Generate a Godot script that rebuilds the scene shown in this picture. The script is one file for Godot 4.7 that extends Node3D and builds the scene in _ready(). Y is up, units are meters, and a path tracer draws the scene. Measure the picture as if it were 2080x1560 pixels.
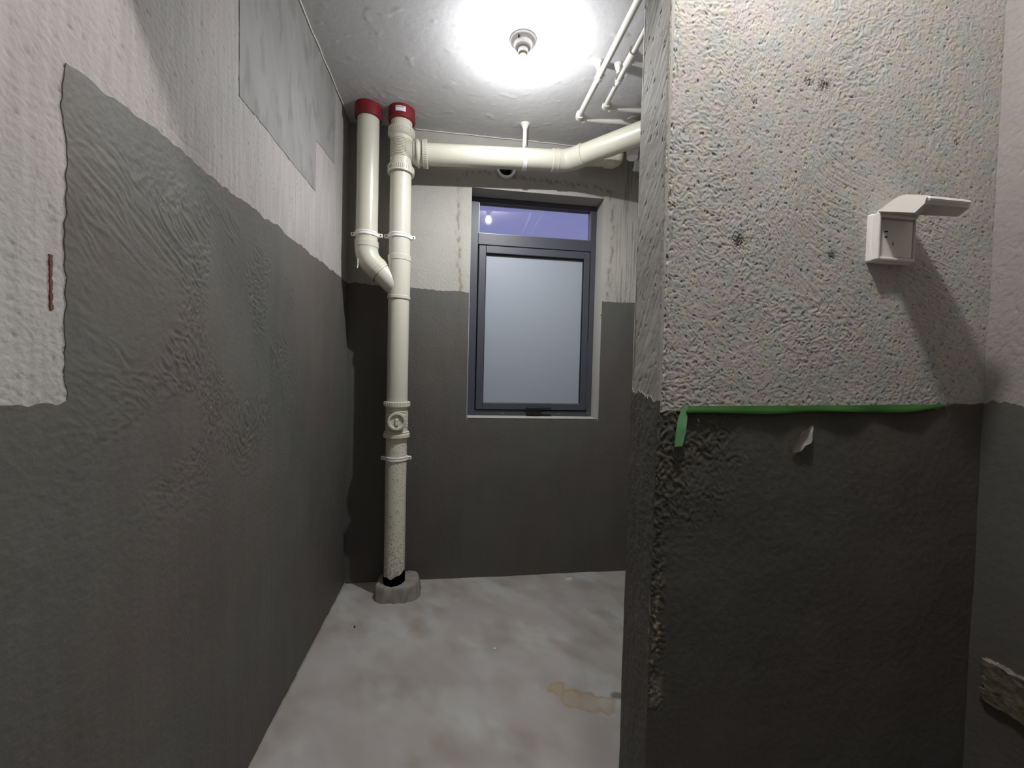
extends Node3D
# An unfinished, waterproofed bathroom seen from its doorway. Metres, y up.
# The room: left wall x = -L, back wall z = -D, partition across the right, bulb on the ceiling.
const L := 0.605
const D := 2.418
const H := 2.6
const X := 0.3926      # left face of the partition
const DN := 0.745      # front face of the partition
const DF := 0.865      # rear face of the partition
const RW := 1.153      # right wall
const ZR := 3.0        # wall behind the camera
const HB := 2.046      # underside of the door header

var M := {}
var nz := FastNoiseLite.new()
var n2 := FastNoiseLite.new()
var rng := RandomNumberGenerator.new()
var taken := {}

func _ready() -> void:
	rng.seed = 7
	# ---- camera
	var cam := Camera3D.new()
	cam.name = "camera"
	cam.fov = rad_to_deg(2.0 * atan(780.0 / 830.0))
	cam.near = 0.02
	cam.position = Vector3(0, 1.2345, 0)
	cam.rotation = Vector3(deg_to_rad(-1.6585), deg_to_rad(-8.0186), deg_to_rad(1.4278))
	add_child(cam)
	cam.current = true
	# ---- evening sky outside the window, exposure
	var env := Environment.new()
	env.background_mode = Environment.BG_SKY
	var sky := Sky.new()
	var sm := ProceduralSkyMaterial.new()
	sm.sky_top_color = Color(0.38, 0.39, 0.56)
	sm.sky_horizon_color = Color(0.42, 0.43, 0.58)
	sm.ground_bottom_color = Color(0.16, 0.16, 0.2)
	sm.ground_horizon_color = Color(0.24, 0.24, 0.32)
	sm.sun_angle_max = 0.0
	sky.sky_material = sm
	env.sky = sky
	env.background_energy_multiplier = 2.0
	env.tonemap_mode = Environment.TONE_MAPPER_LINEAR
	env.tonemap_exposure = 1.25
	env.sdfgi_enabled = true
	env.ssao_enabled = true
	env.ssil_enabled = true
	var we := WorldEnvironment.new()
	we.name = "world_environment"
	we.environment = env
	add_child(we)
	# ---- noises and materials
	nz.seed = 11
	nz.frequency = 1.0
	nz.noise_type = FastNoiseLite.TYPE_SIMPLEX
	nz.fractal_type = FastNoiseLite.FRACTAL_NONE
	n2.seed = 23
	n2.frequency = 1.0
	n2.noise_type = FastNoiseLite.TYPE_SIMPLEX
	n2.fractal_type = FastNoiseLite.FRACTAL_FBM
	n2.fractal_octaves = 3
	materials()
	# ---- lamps (the two bare bulbs light everything)
	ceiling_bulb()
	pendant_bulb()
	# ---- setting
	wall_left()
	wall_back()
	partition()
	other_walls()
	floor_and_ceiling()
	window()
	# ---- things
	drain_stack()
	short_pipe()
	branch_pipe()
	fire_collars()
	pipe_clamps()
	water_pipes()
	small_waste()
	vent_sleeve()
	plinth()
	socket_box()
	tape()
	small_things()

# ------------------------------------------------------------------ helpers
func numbered(called: String) -> String:
	if not taken.has(called):
		taken[called] = 0
		return called
	taken[called] += 1
	return "%s_%03d" % [called, taken[called]]

func tag(o: Node, label: String, category := "", group := "", kind := "") -> void:
	if label != "": o.set_meta("label", label)
	if category != "": o.set_meta("category", category)
	if group != "": o.set_meta("group", group)
	if kind != "": o.set_meta("kind", kind)

func base(called: String, at := Vector3.ZERO) -> Node3D:
	var o := Node3D.new()
	o.name = numbered(called)
	o.position = at
	add_child(o)
	return o

func structure(called: String, label: String, category: String) -> Node3D:
	var o := base(called)
	tag(o, label, category, "", "structure")
	return o

func put(mesh: Mesh, called: String, mat: Material, parent: Node, label := "") -> MeshInstance3D:
	var o := MeshInstance3D.new()
	o.name = called
	o.mesh = mesh
	o.material_override = mat
	o.cast_shadow = GeometryInstance3D.SHADOW_CASTING_SETTING_ON
	if label != "": o.set_meta("label", label)
	parent.add_child(o, true)
	if parent is Node3D and parent != self:
		o.position = -(parent as Node3D).position if parent.get_parent() == self else Vector3.ZERO
	return o

func lin(r: float, g: float, b: float) -> Color:
	return Color(r / 255.0, g / 255.0, b / 255.0).srgb_to_linear()

func std(r: float, g: float, b: float, rough: float, spec := 0.5) -> StandardMaterial3D:
	var m := StandardMaterial3D.new()
	m.albedo_color = Color(r / 255.0, g / 255.0, b / 255.0)
	m.roughness = rough
	m.metallic_specular = spec
	return m

func grain(freq: float, strength: float, sd: int) -> ImageTexture:
	var f := FastNoiseLite.new()
	f.seed = sd
	f.frequency = freq
	f.fractal_octaves = 4
	var im := f.get_seamless_image(512, 512)
	im.bump_map_to_normal_map(strength)
	return ImageTexture.create_from_image(im)

func painted(rough: float, spec: float, tex: ImageTexture, scale: float, depth: float) -> StandardMaterial3D:
	var m := StandardMaterial3D.new()
	m.vertex_color_use_as_albedo = true
	m.roughness = rough
	m.metallic_specular = spec
	m.normal_enabled = true
	m.normal_texture = tex
	m.normal_scale = depth
	m.uv1_triplanar = true
	m.uv1_world_triplanar = true
	m.uv1_scale = Vector3.ONE * scale
	return m

func materials() -> void:
	var g1 := grain(0.03, 6.0, 3)
	var g2 := grain(0.012, 6.0, 5)
	M.plaster = painted(0.9, 0.25, g1, 4.0, 0.35)
	M.smooth = painted(0.75, 0.3, g2, 3.0, 0.15)
	M.coat = painted(0.62, 0.42, g1, 3.0, 0.22)
	M.cement = painted(0.72, 0.4, g2, 2.0, 0.12)
	M.body = std(166, 164, 158, 0.9, 0.25)
	M.dark_body = std(74, 72, 68, 0.7, 0.4)
	M.pvc = std(202, 199, 184, 0.28, 0.5)
	M.pvc.clearcoat_enabled = true
	M.pvc.clearcoat = 0.3
	M.pvc.clearcoat_roughness = 0.2
	M.pvc_old = std(210, 207, 190, 0.45, 0.45)
	M.white = std(232, 229, 222, 0.32, 0.5)
	M.ppr = std(205, 203, 196, 0.4, 0.45)
	M.red = std(118, 28, 36, 0.5, 0.45)
	M.red_dark = std(112, 27, 33, 0.55, 0.45)
	M.paper = std(222, 222, 226, 0.6, 0.3)
	M.ink = std(70, 70, 78, 0.7, 0.3)
	M.metal = std(150, 148, 142, 0.35, 0.5)
	M.metal.metallic = 0.9
	M.alu = std(66, 68, 76, 0.45, 0.5)
	M.alu.metallic = 0.0
	M.alu_edge = std(112, 115, 124, 0.35, 0.5)
	M.alu_edge.metallic = 0.3
	M.black = std(22, 22, 23, 0.35, 0.5)
	M.rubber = std(26, 26, 26, 0.5, 0.5)
	M.hole = std(46, 43, 39, 0.9, 0.2)
	M.ceramic = std(206, 204, 202, 0.4, 0.5)
	M.green = std(48, 94, 36, 0.55, 0.4)
	M.green_back = std(104, 158, 112, 0.6, 0.4)
	M.chip = std(206, 203, 194, 0.8, 0.3)
	M.cement_rim = std(138, 133, 126, 0.8, 0.3)
	M.flake = std(172, 168, 162, 0.5, 0.45)
	M.stroke = std(92, 56, 50, 0.7, 0.35)
	M.frost = std(150, 157, 166, 0.42, 0.5)
	M.frost.backlight_enabled = true
	M.frost.backlight = Color(0.12, 0.12, 0.14)
	var gl := std(70, 72, 88, 0.03, 0.5)
	gl.transparency = BaseMaterial3D.TRANSPARENCY_ALPHA
	gl.albedo_color.a = 0.2
	M.glass = gl
	M.bulb_glow = std(255, 250, 238, 0.4, 0.3)
	M.bulb_glow.emission_enabled = true
	M.bulb_glow.emission = Color(1.0, 0.96, 0.88)
	M.bulb_glow.emission_energy_multiplier = 3.0
	M.brass = std(196, 160, 96, 0.35, 0.5)
	M.brass.metallic = 0.8

# A relief surface on a plane: O + u*U + v*V + h*N. ul/ur give the side edges at v, vb/vt the lower and upper edges at u.
func relief(O: Vector3, U: Vector3, V: Vector3, N: Vector3, ul: Callable, ur: Callable, vb: Callable, vt: Callable, nu: int, nv: int, hf: Callable, cf: Callable, skirt := 0.0) -> ArrayMesh:
	var P := PackedVector3Array(); var NN := PackedVector3Array(); var C := PackedColorArray(); var I := PackedInt32Array()
	var us := PackedFloat32Array(); var vs := PackedFloat32Array(); var hs := PackedFloat32Array()
	var cnt := (nu + 1) * (nv + 1)
	P.resize(cnt); NN.resize(cnt); C.resize(cnt); us.resize(cnt); vs.resize(cnt); hs.resize(cnt)
	var um: float = (ul.call(0.0) + ur.call(0.0)) * 0.5
	var v0: float = vb.call(um); var v1: float = vt.call(um)
	var k := 0
	for j in nv + 1:
		var t := float(j) / nv
		var va := lerpf(v0, v1, t)
		var a: float = ul.call(va); var b: float = ur.call(va)
		for i in nu + 1:
			var u := lerpf(a, b, float(i) / nu)
			var v: float = lerpf(vb.call(u), vt.call(u), t)
			var h: float = hf.call(u, v)
			us[k] = u; vs[k] = v; hs[k] = h
			P[k] = O + U * u + V * v + N * h
			C[k] = cf.call(u, v, h)
			k += 1
	var w := nu + 1
	for j in nv + 1:
		for i in nu + 1:
			k = j * w + i
			var l := k - 1 if i > 0 else k
			var r := k + 1 if i < nu else k
			var d := k - w if j > 0 else k
			var e := k + w if j < nv else k
			NN[k] = (N - U * ((hs[r] - hs[l]) / maxf(us[r] - us[l], 1e-5)) - V * ((hs[e] - hs[d]) / maxf(vs[e] - vs[d], 1e-5))).normalized()
	var flip := U.cross(V).dot(N) > 0.0
	I.resize(nu * nv * 6)
	var q := 0
	for j in nv:
		for i in nu:
			k = j * w + i
			if flip:
				I[q] = k; I[q + 1] = k + w; I[q + 2] = k + 1; I[q + 3] = k + 1; I[q + 4] = k + w; I[q + 5] = k + w + 1
			else:
				I[q] = k; I[q + 1] = k + 1; I[q + 2] = k + w; I[q + 3] = k + 1; I[q + 4] = k + w + 1; I[q + 5] = k + w
			q += 6
	if skirt > 0.0:
		for side in 4:
			var ids := []
			var out: Vector3 = [-V, V, -U, U][side]
			for m in (nu + 1 if side < 2 else nv + 1):
				ids.append([m, nv * w + m, m * w, m * w + nu][side])
			var s0 := P.size()
			for id in ids:
				P.append(P[id]); NN.append((out + N * 0.4).normalized()); C.append(C[id])
				P.append(P[id] - N * (skirt + hs[id])); NN.append(out); C.append(C[id])
			for m in ids.size() - 1:
				var a := s0 + m * 2
				if (P[a + 1] - P[a]).cross(P[a + 2] - P[a]).dot(out) < 0.0:
					I.append_array(PackedInt32Array([a, a + 1, a + 2, a + 2, a + 1, a + 3]))
				else:
					I.append_array(PackedInt32Array([a, a + 2, a + 1, a + 2, a + 3, a + 1]))
	var arr := []
	arr.resize(Mesh.ARRAY_MAX)
	arr[Mesh.ARRAY_VERTEX] = P; arr[Mesh.ARRAY_NORMAL] = NN; arr[Mesh.ARRAY_COLOR] = C; arr[Mesh.ARRAY_INDEX] = I
	var me := ArrayMesh.new()
	me.add_surface_from_arrays(Mesh.PRIMITIVE_TRIANGLES, arr)
	return me

func fix(x: float) -> Callable:
	return func(_a: float) -> float: return x

func ragged(x: float, amp: float, freq: float, sd: float, slope := 0.0, at := 0.0) -> Callable:
	return func(a: float) -> float: return x + slope * (a - at) + amp * (n2.get_noise_2d(a * freq, sd) + 0.4 * nz.get_noise_2d(a * freq * 4.0, sd + 9.0))

func quad(st: SurfaceTool, a: Vector3, b: Vector3, c: Vector3, d: Vector3) -> void:
	for p in [a, b, c, a, c, d]: st.add_vertex(p)

func start() -> SurfaceTool:
	var st := SurfaceTool.new()
	st.begin(Mesh.PRIMITIVE_TRIANGLES)
	st.set_smooth_group(-1)
	return st

func done(st: SurfaceTool) -> ArrayMesh:
	st.generate_normals()
	return st.commit()

# a box with chamfered edges, in its own basis
func cbox(st: SurfaceTool, c: Vector3, s: Vector3, ch := 0.002, B := Basis.IDENTITY) -> void:
	var h := s * 0.5
	ch = minf(ch, minf(h.x, minf(h.y, h.z)) * 0.9)
	var f := func(x: float, y: float, z: float) -> Vector3: return c + B * Vector3(x, y, z)
	for sg in [-1.0, 1.0]:
		var x: float = sg * h.x; var y: float = sg * h.y; var z: float = sg * h.z
		var hx := h.x - ch; var hy := h.y - ch; var hzz := h.z - ch
		face(st, [f.call(x, -hy, -hzz), f.call(x, hy, -hzz), f.call(x, hy, hzz), f.call(x, -hy, hzz)], c)
		face(st, [f.call(-hx, y, -hzz), f.call(hx, y, -hzz), f.call(hx, y, hzz), f.call(-hx, y, hzz)], c)
		face(st, [f.call(-hx, -hy, z), f.call(hx, -hy, z), f.call(hx, hy, z), f.call(-hx, hy, z)], c)
		for s2 in [-1.0, 1.0]:
			var y2: float = s2 * h.y; var z2: float = s2 * h.z
			face(st, [f.call(x, s2 * hy, -hzz), f.call(x, s2 * hy, hzz), f.call(sg * hx, y2, hzz), f.call(sg * hx, y2, -hzz)], c)
			face(st, [f.call(x, -hy, s2 * hzz), f.call(x, hy, s2 * hzz), f.call(sg * hx, hy, z2), f.call(sg * hx, -hy, z2)], c)
			face(st, [f.call(-hx, y, s2 * hzz), f.call(hx, y, s2 * hzz), f.call(hx, sg * hy, z2), f.call(-hx, sg * hy, z2)], c)
			for s3 in [-1.0, 1.0]:
				face(st, [f.call(x, s2 * hy, s3 * hzz), f.call(sg * hx, s2 * h.y, s3 * hzz), f.call(sg * hx, s2 * hy, s3 * h.z)], c)

# a flat convex face turned to look away from the point c
func face(st: SurfaceTool, p: Array, c: Vector3) -> void:
	var n: Vector3 = (p[1] - p[0]).cross(p[2] - p[0])
	if n.dot(p[0] - c) > 0.0:
		p = p.duplicate()
		p.reverse()
	for i in range(1, p.size() - 1):
		st.add_vertex(p[0]); st.add_vertex(p[i]); st.add_vertex(p[i + 1])

func boxm(c: Vector3, s: Vector3, ch := 0.002) -> ArrayMesh:
	var st := start()
	cbox(st, c, s, ch)
	return done(st)

func span(a: Vector3, b: Vector3, ch := 0.0) -> ArrayMesh:
	return boxm((a + b) * 0.5, (b - a).abs(), ch)

# a turned body: profile of (distance along the axis, radius)
func turned(st: SurfaceTool, A: Vector3, dir: Vector3, prof: Array, seg := 48) -> void:
	dir = dir.normalized()
	var e1 := dir.cross(Vector3.UP if absf(dir.y) < 0.9 else Vector3.RIGHT).normalized()
	var e2 := dir.cross(e1).normalized()
	for k in prof.size() - 1:
		var a: Vector2 = prof[k]; var b: Vector2 = prof[k + 1]
		var dr := b.y - a.y; var dt := b.x - a.x
		if absf(dr) + absf(dt) < 1e-7: continue
		for s in seg:
			var t0 := TAU * s / seg; var t1 := TAU * (s + 1) / seg
			var r0 := e1 * cos(t0) + e2 * sin(t0); var r1 := e1 * cos(t1) + e2 * sin(t1)
			var n0 := (r0 * dt - dir * dr).normalized(); var n1 := (r1 * dt - dir * dr).normalized()
			var p00 := A + dir * a.x + r0 * a.y; var p01 := A + dir * a.x + r1 * a.y
			var p10 := A + dir * b.x + r0 * b.y; var p11 := A + dir * b.x + r1 * b.y
			for pn in [[p00, n0], [p10, n0], [p11, n1], [p00, n0], [p11, n1], [p01, n1]]:
				st.set_normal(pn[1]); st.add_vertex(pn[0])

func lathe(A: Vector3, dir: Vector3, prof: Array, seg := 48) -> ArrayMesh:
	var st := SurfaceTool.new()
	st.begin(Mesh.PRIMITIVE_TRIANGLES)
	turned(st, A, dir, prof, seg)
	return st.commit()

func pr(list: Array) -> Array:
	var out := []
	for k in range(0, list.size(), 2): out.append(Vector2(list[k], list[k + 1]))
	return out

# a smooth tube along points
func tube(pts: Array, r: float, seg := 32, caps := true) -> ArrayMesh:
	var st := SurfaceTool.new()
	st.begin(Mesh.PRIMITIVE_TRIANGLES)
	var rings := []
	var nrm := []
	var d0: Vector3 = (pts[1] - pts[0]).normalized()
	var e1 := d0.cross(Vector3.UP if absf(d0.y) < 0.9 else Vector3.RIGHT).normalized()
	for k in pts.size():
		var d: Vector3 = (pts[mini(k + 1, pts.size() - 1)] - pts[maxi(k - 1, 0)]).normalized()
		e1 = (e1 - d * e1.dot(d)).normalized()
		var e2 := d.cross(e1)
		var ring := []; var nn := []
		for s in seg + 1:
			var n := e1 * cos(TAU * s / seg) + e2 * sin(TAU * s / seg)
			ring.append(pts[k] + n * r); nn.append(n)
		rings.append(ring); nrm.append(nn)
	for k in pts.size() - 1:
		for s in seg:
			for q in [[k, s], [k + 1, s], [k + 1, s + 1], [k, s], [k + 1, s + 1], [k, s + 1]]:
				st.set_normal(nrm[q[0]][q[1]]); st.add_vertex(rings[q[0]][q[1]])
	if caps:
		for e in [0, pts.size() - 1]:
			var n: Vector3 = (pts[0] - pts[1]).normalized() if e == 0 else (pts[e] - pts[e - 1]).normalized()
			for s in seg:
				st.set_normal(n); st.add_vertex(pts[e])
				st.set_normal(n); st.add_vertex(rings[e][s])
				st.set_normal(n); st.add_vertex(rings[e][s + 1])
	return st.commit()

# rounds a polyline's corners
func bend(pts: Array, rad: float, steps := 8) -> Array:
	var out := [pts[0]]
	for k in range(1, pts.size() - 1):
		var a: Vector3 = pts[k] + (pts[k - 1] - pts[k]).normalized() * rad
		var b: Vector3 = pts[k] + (pts[k + 1] - pts[k]).normalized() * rad
		for s in steps + 1:
			var t := float(s) / steps
			out.append(a.lerp(pts[k], t).lerp((pts[k] as Vector3).lerp(b, t), t))
	out.append(pts[-1])
	return out

# a coupling ring with grip ribs
func grip_ring(A: Vector3, dir: Vector3, r: float, len: float, ribs := 44) -> ArrayMesh:
	var st := SurfaceTool.new()
	st.begin(Mesh.PRIMITIVE_TRIANGLES)
	dir = dir.normalized()
	turned(st, A, dir, pr([0, r - 0.012, 0, r - 0.003, 0.002, r, len * 0.3, r, len * 0.3, r - 0.0015, len - 0.002, r - 0.0015, len, r - 0.004, len, r - 0.012]))
	var e1 := dir.cross(Vector3.UP if absf(dir.y) < 0.9 else Vector3.RIGHT).normalized()
	var e2 := dir.cross(e1).normalized()
	for k in ribs:
		var n := e1 * cos(TAU * k / ribs) + e2 * sin(TAU * k / ribs)
		var tn := dir.cross(n)
		var c := A + dir * len * 0.64 + n * (r - 0.001)
		var hw := PI * r / ribs * 0.45
		var hl := len * 0.3
		var p := [c - tn * hw - dir * hl, c + tn * hw - dir * hl, c + tn * hw + dir * hl, c - tn * hw + dir * hl]
		var o := n * 0.0016
		st.set_normal(n)
		quad(st, p[3] + o, p[2] + o, p[1] + o, p[0] + o)
		st.set_normal(tn)
		quad(st, p[1], p[1] + o, p[2] + o, p[2])
		st.set_normal(-tn)
		quad(st, p[3], p[3] + o, p[0] + o, p[0])
	return st.commit()

func inside(p: float, a: float, b: float, soft: float) -> float:
	return smoothstep(a - soft, a + soft, p) * (1.0 - smoothstep(b - soft, b + soft, p))

# ------------------------------------------------------------------ lamps
func bulb_parts(o: Node3D, c: Vector3, r: float, length: float, energy: float, col: Color, down: float) -> void:
	# the glowing envelope hangs from c downwards
	put(lathe(c, Vector3.DOWN, pr([-0.001, 0, -0.001, 0.015, 0.004, 0.018, 0.019, 0.0215, 0.0205, 0.020, 0.0205, 0.0])), "bulb_neck", M.ceramic, o)
	var p := []
	for k in 13:
		var a := float(k) / 12.0
		p.append(Vector2(0.02 + a * (length - 0.02), r * (0.55 + 0.45 * smoothstep(0.0, 0.35, a)) if a < 0.62 else r * sqrt(maxf(0.0, 1.0 - pow((a - 0.62) / 0.38, 2.0)))))
	p.insert(0, Vector2(0.02, 0))
	put(lathe(c, Vector3.DOWN, p, 32), "bulb", M.bulb_glow, o, "glowing white bulb")
	put(lathe(c + Vector3(0, 0.022, 0), Vector3.DOWN, pr([0, 0, 0, 0.0135, 0.003, 0.014, 0.006, 0.0128, 0.009, 0.014, 0.012, 0.0128, 0.015, 0.014, 0.018, 0.0128, 0.023, 0.0135, 0.023, 0])), "screw_cap", M.brass, o)
	var li := OmniLight3D.new()
	li.name = "lamp_light"
	li.light_color = col
	li.light_energy = energy
	li.light_size = 0.01 if down > 0.0 else 0.045
	li.omni_range = 8.0
	li.omni_attenuation = 2.0
	li.shadow_enabled = true
	o.add_child(li)
	li.position = c - Vector3(0, length * 0.55, 0) - o.position
	if down > 0.0:
		# the frosted dome throws more light down than back past its own neck
		var sp := SpotLight3D.new()
		sp.name = "lamp_dome_light"
		sp.light_color = col
		sp.light_energy = down
		sp.light_size = 0.01
		sp.spot_angle = 89.0
		sp.spot_angle_attenuation = 1.0
		sp.spot_range = 8.0
		sp.spot_attenuation = 2.0
		sp.shadow_enabled = true
		o.add_child(sp)
		sp.position = li.position
		sp.rotation = Vector3(-PI / 2, 0, 0)

func ceiling_bulb() -> void:
	var c := Vector3(0.251, H, -1.703)
	var o := base("light_bulb", c)
	tag(o, "bare glowing bulb in a round white holder on the ceiling", "light bulb")
	put(lathe(c, Vector3.DOWN, pr([0, 0, 0, 0.055, 0.004, 0.055, 0.007, 0.052, 0.012, 0.043, 0.016, 0.038, 0.03, 0.034, 0.034, 0.03, 0.034, 0.0])), "holder_base", M.ceramic, o)
	put(lathe(c - Vector3(0, 0.033, 0), Vector3.DOWN, pr([0, 0.021, 0.02, 0.02, 0.022, 0.018, 0.022, 0.0])), "lamp_socket", M.ceramic, o)
	put(boxm(c + Vector3(-0.024, -0.014, 0.036), Vector3(0.006, 0.005, 0.012), 0.001), "terminal_slot", M.hole, o)
	bulb_parts(o, c - Vector3(0, 0.062, 0), 0.026, 0.088, 0.33, Color(0.985, 0.99, 1.0), 1.22)

func pendant_bulb() -> void:
	var c := Vector3(0.33, 2.49, -0.445)
	var o := base("pendant_bulb", Vector3(c.x, H, c.z))
	tag(o, "bare bulb hanging on a short cord in front of the partition", "light bulb")
	put(lathe(Vector3(c.x, H, c.z), Vector3.DOWN, pr([0, 0, 0, 0.04, 0.008, 0.04, 0.02, 0.02, 0.02, 0])), "ceiling_rose", M.ceramic, o)
	put(tube([Vector3(c.x, H - 0.015, c.z), Vector3(c.x, c.y + 0.05, c.z)], 0.003, 10), "cord", M.white, o)
	put(lathe(c + Vector3(0, 0.055, 0), Vector3.DOWN, pr([0, 0, 0, 0.016, 0.03, 0.02, 0.034, 0.018, 0.034, 0])), "lamp_socket", M.ceramic, o)
	bulb_parts(o, c, 0.026, 0.082, 0.74, Color(1.0, 0.985, 0.975), 0.0)

# ------------------------------------------------------------------ surfaces: relief and colour
func wrinkle(u: float, v: float, f: float, stretch: float, ang: float) -> float:
	# short ridges along direction ang, as thick paint makes them under a roller
	var ca := cos(ang); var sa := sin(ang)
	var a := (u * ca + v * sa) * f / stretch
	var b := (-u * sa + v * ca) * f
	var n := nz.get_noise_2d(a, b + 0.6 * nz.get_noise_2d(a * 0.7 + 40.0, b * 0.35))
	return 1.0 - absf(n) * 1.6

func pits(u: float, v: float, f: float, cut: float) -> float:
	var n := nz.get_noise_2d(u * f + 71.0, v * f + 13.0)
	return maxf(0.0, n - cut) / (1.0 - cut)

func h_left_plaster(u: float, v: float) -> float:
	var near := 1.0 - smoothstep(0.95, 1.25, u + 0.1 * nz.get_noise_2d(u * 5.0, v * 3.0))
	var patch := 0.5 + 0.5 * smoothstep(-0.3, 0.4, nz.get_noise_2d(u * 6.0 + 5.0, v * 5.0))
	var w := wrinkle(u, v, 70.0, 2.6, 0.35 - 0.5 * (v - 1.6)) * 0.0007 * near * patch
	var streak := n2.get_noise_2d(u * 60.0, v * 3.0 + 8.0) * 0.0010 * (1.0 - 0.7 * near)
	var wave := n2.get_noise_2d(u * 2.0, v * 2.0) * 0.002
	var pit := pits(u, v, 45.0, 0.82) * 0.0016
	var crack := -0.0012 * exp(-pow((v - 1.728 - 0.002 * sin(u * 60.0)) / 0.0022, 2.0)) * inside(u, 0.96, 1.15, 0.02)
	return wave + w + streak - pit + crack

func c_left_plaster(u: float, v: float, _h: float) -> Color:
	var k := n2.get_noise_2d(u * 3.0 + 3.0, v * 2.0)
	var s := n2.get_noise_2d(u * 40.0, v * 2.5 + 30.0)
	var g := 1.0 + 0.06 * k + 0.10 * s - 0.3 * pits(u, v, 45.0, 0.82)
	var pink := 0.5 + 0.5 * nz.get_noise_2d(u * 2.2 + 9.0, v * 1.5)
	var c := lin(158, 156, 153).lerp(lin(162, 156, 154), pink)
	return Color(c.r * g, c.g * g, c.b * g)

func h_left_coat(u: float, v: float) -> float:
	var zone := inside(u, 0.80, 1.62, 0.18) * inside(v, 0.93, 1.62, 0.12)
	zone *= smoothstep(-0.35, 0.3, nz.get_noise_2d(u * 4.0 + 2.0, v * 3.0 + 7.0))
	zone = maxf(zone, 0.6 * inside(u, 0.73, 1.0, 0.06) * inside(v, 1.40, 1.62, 0.08))
	var w := wrinkle(u, v, 62.0, 5.0, -0.12 + 0.25 * nz.get_noise_2d(u * 1.5, v * 1.5)) * 0.0019 * zone
	var brush := n2.get_noise_2d(u * 9.0, v * 1.2 + 4.0) * 0.0012
	var wave := n2.get_noise_2d(u * 2.0, v * 2.0) * 0.002
	return 0.0018 + wave + w + brush

func c_coat(u: float, v: float, _h: float) -> Color:
	var k := n2.get_noise_2d(u * 2.2 + 50.0, v * 1.6)
	var s := n2.get_noise_2d(u * 7.0 + 20.0, v * 1.4)
	var warm := 0.5 + 0.6 * nz.get_noise_2d(u * 1.3 + 80.0, v * 1.3)
	var c := lin(89, 89, 84).lerp(lin(91, 86, 82), clampf(warm, 0.0, 1.0))
	var g := 1.0 + 0.06 * k + 0.05 * s
	return Color(c.r * g, c.g * g, c.b * g)

func wall_left() -> void:
	var o := structure("wall_left", "pale plaster wall on the left with a dark grey waterproof coat on its lower part", "wall")
	var O := Vector3(-L, 0, 0); var U := Vector3(0, 0, -1); var V := Vector3.UP; var N := Vector3.RIGHT
	put(span(Vector3(-L - 0.2, -0.15, -D - 0.2), Vector3(-L - 0.008, H + 0.15, ZR + 0.2)), "body", M.body, o)
	var hp := h_left_plaster; var cp := c_left_plaster
	put(relief(O, U, V, N, fix(0.35), fix(D + 0.01), fix(1.1), fix(H + 0.01), 560, 400, hp, cp), "plaster", M.plaster, o, "trowelled pale grey plaster")
	put(relief(O, U, V, N, fix(-ZR), fix(0.35), fix(1.1), fix(H + 0.01), 140, 150, hp, cp), "plaster", M.plaster, o)
	var hc := h_left_coat; var cc := c_coat
	var top := ragged(1.700, 0.008, 5.0, 3.0, 0.006, 0.74)
	put(relief(O, U, V, N, ragged(0.733, 0.006, 6.0, 12.0), fix(D + 0.004), fix(-0.01), top, 430, 420, hc, cc, 0.002), "dark_coat", M.coat, o, "dark grey waterproof coat")
	put(relief(O, U, V, N, fix(0.2), fix(0.742), fix(-0.01), ragged(1.170, 0.009, 7.0, 40.0), 150, 290, hc, cc, 0.002), "dark_coat", M.coat, o, "lower strip of the dark coat")
	put(relief(O, U, V, N, fix(-ZR), fix(0.2), fix(-0.01), ragged(1.170, 0.009, 7.0, 40.0), 100, 60, hc, cc, 0.002), "dark_coat", M.coat, o)
	# smooth grey putty under the ceiling
	var hq := func(u: float, v: float) -> float: return 0.0016 + n2.get_noise_2d(u * 2.0, v * 2.0) * 0.002 + 0.0006 * n2.get_noise_2d(u * 14.0 + v * 6.0, v * 4.0)
	var cq := func(u: float, v: float, _h: float) -> Color:
		var g := 1.0 + 0.10 * n2.get_noise_2d(u * 7.0 + v * 2.5, v * 2.5 + 60.0) - 0.14 * smoothstep(0.25, 0.5, n2.get_noise_2d(u * 9.0 + 3.0, v * 3.5 + 21.0))
		var c := lin(138, 136, 134)
		return Color(c.r * g, c.g * g, c.b * g)
	put(relief(O, U, V, N, fix(1.245), fix(1.868), ragged(1.978, 0.003, 9.0, 70.0, 0.01, 1.245), fix(H + 0.004), 110, 110, hq, cq, 0.0016), "putty_patch", M.smooth, o, "smooth grey putty patch with a stepped lower edge")
	put(relief(O, U, V, N, fix(1.866), ragged(2.139, 0.003, 9.0, 75.0), ragged(2.200, 0.003, 9.0, 78.0, 0.13, 1.866), fix(H + 0.004), 60, 80, hq, cq, 0.0016), "putty_patch", M.smooth, o)
	# reddish brush stroke
	var hs := func(_u: float, v: float) -> float: return 0.0022 + n2.get_noise_2d(0.71 * 2.0, v * 2.0) * 0.002
	var cs := func(u: float, v: float, _h: float) -> Color:
		var k := 0.5 + 0.5 * nz.get_noise_2d(u * 400.0, v * 60.0)
		return lin(84, 52, 48).lerp(lin(112, 74, 66), k)
	put(relief(O, U, V, N, ragged(0.7085, 0.0012, 60.0, 5.0), ragged(0.7125, 0.0015, 50.0, 8.0), fix(1.312), fix(1.394), 3, 40, hs, cs, 0.001), "brown_stroke", M.smooth, o, "short reddish-brown brush stroke")

func seg_dist(p: Vector2, a: Vector2, b: Vector2) -> float:
	var t := clampf((p - a).dot(b - a) / (b - a).length_squared(), 0.0, 1.0)
	return p.distance_to(a + (b - a) * t)

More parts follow.
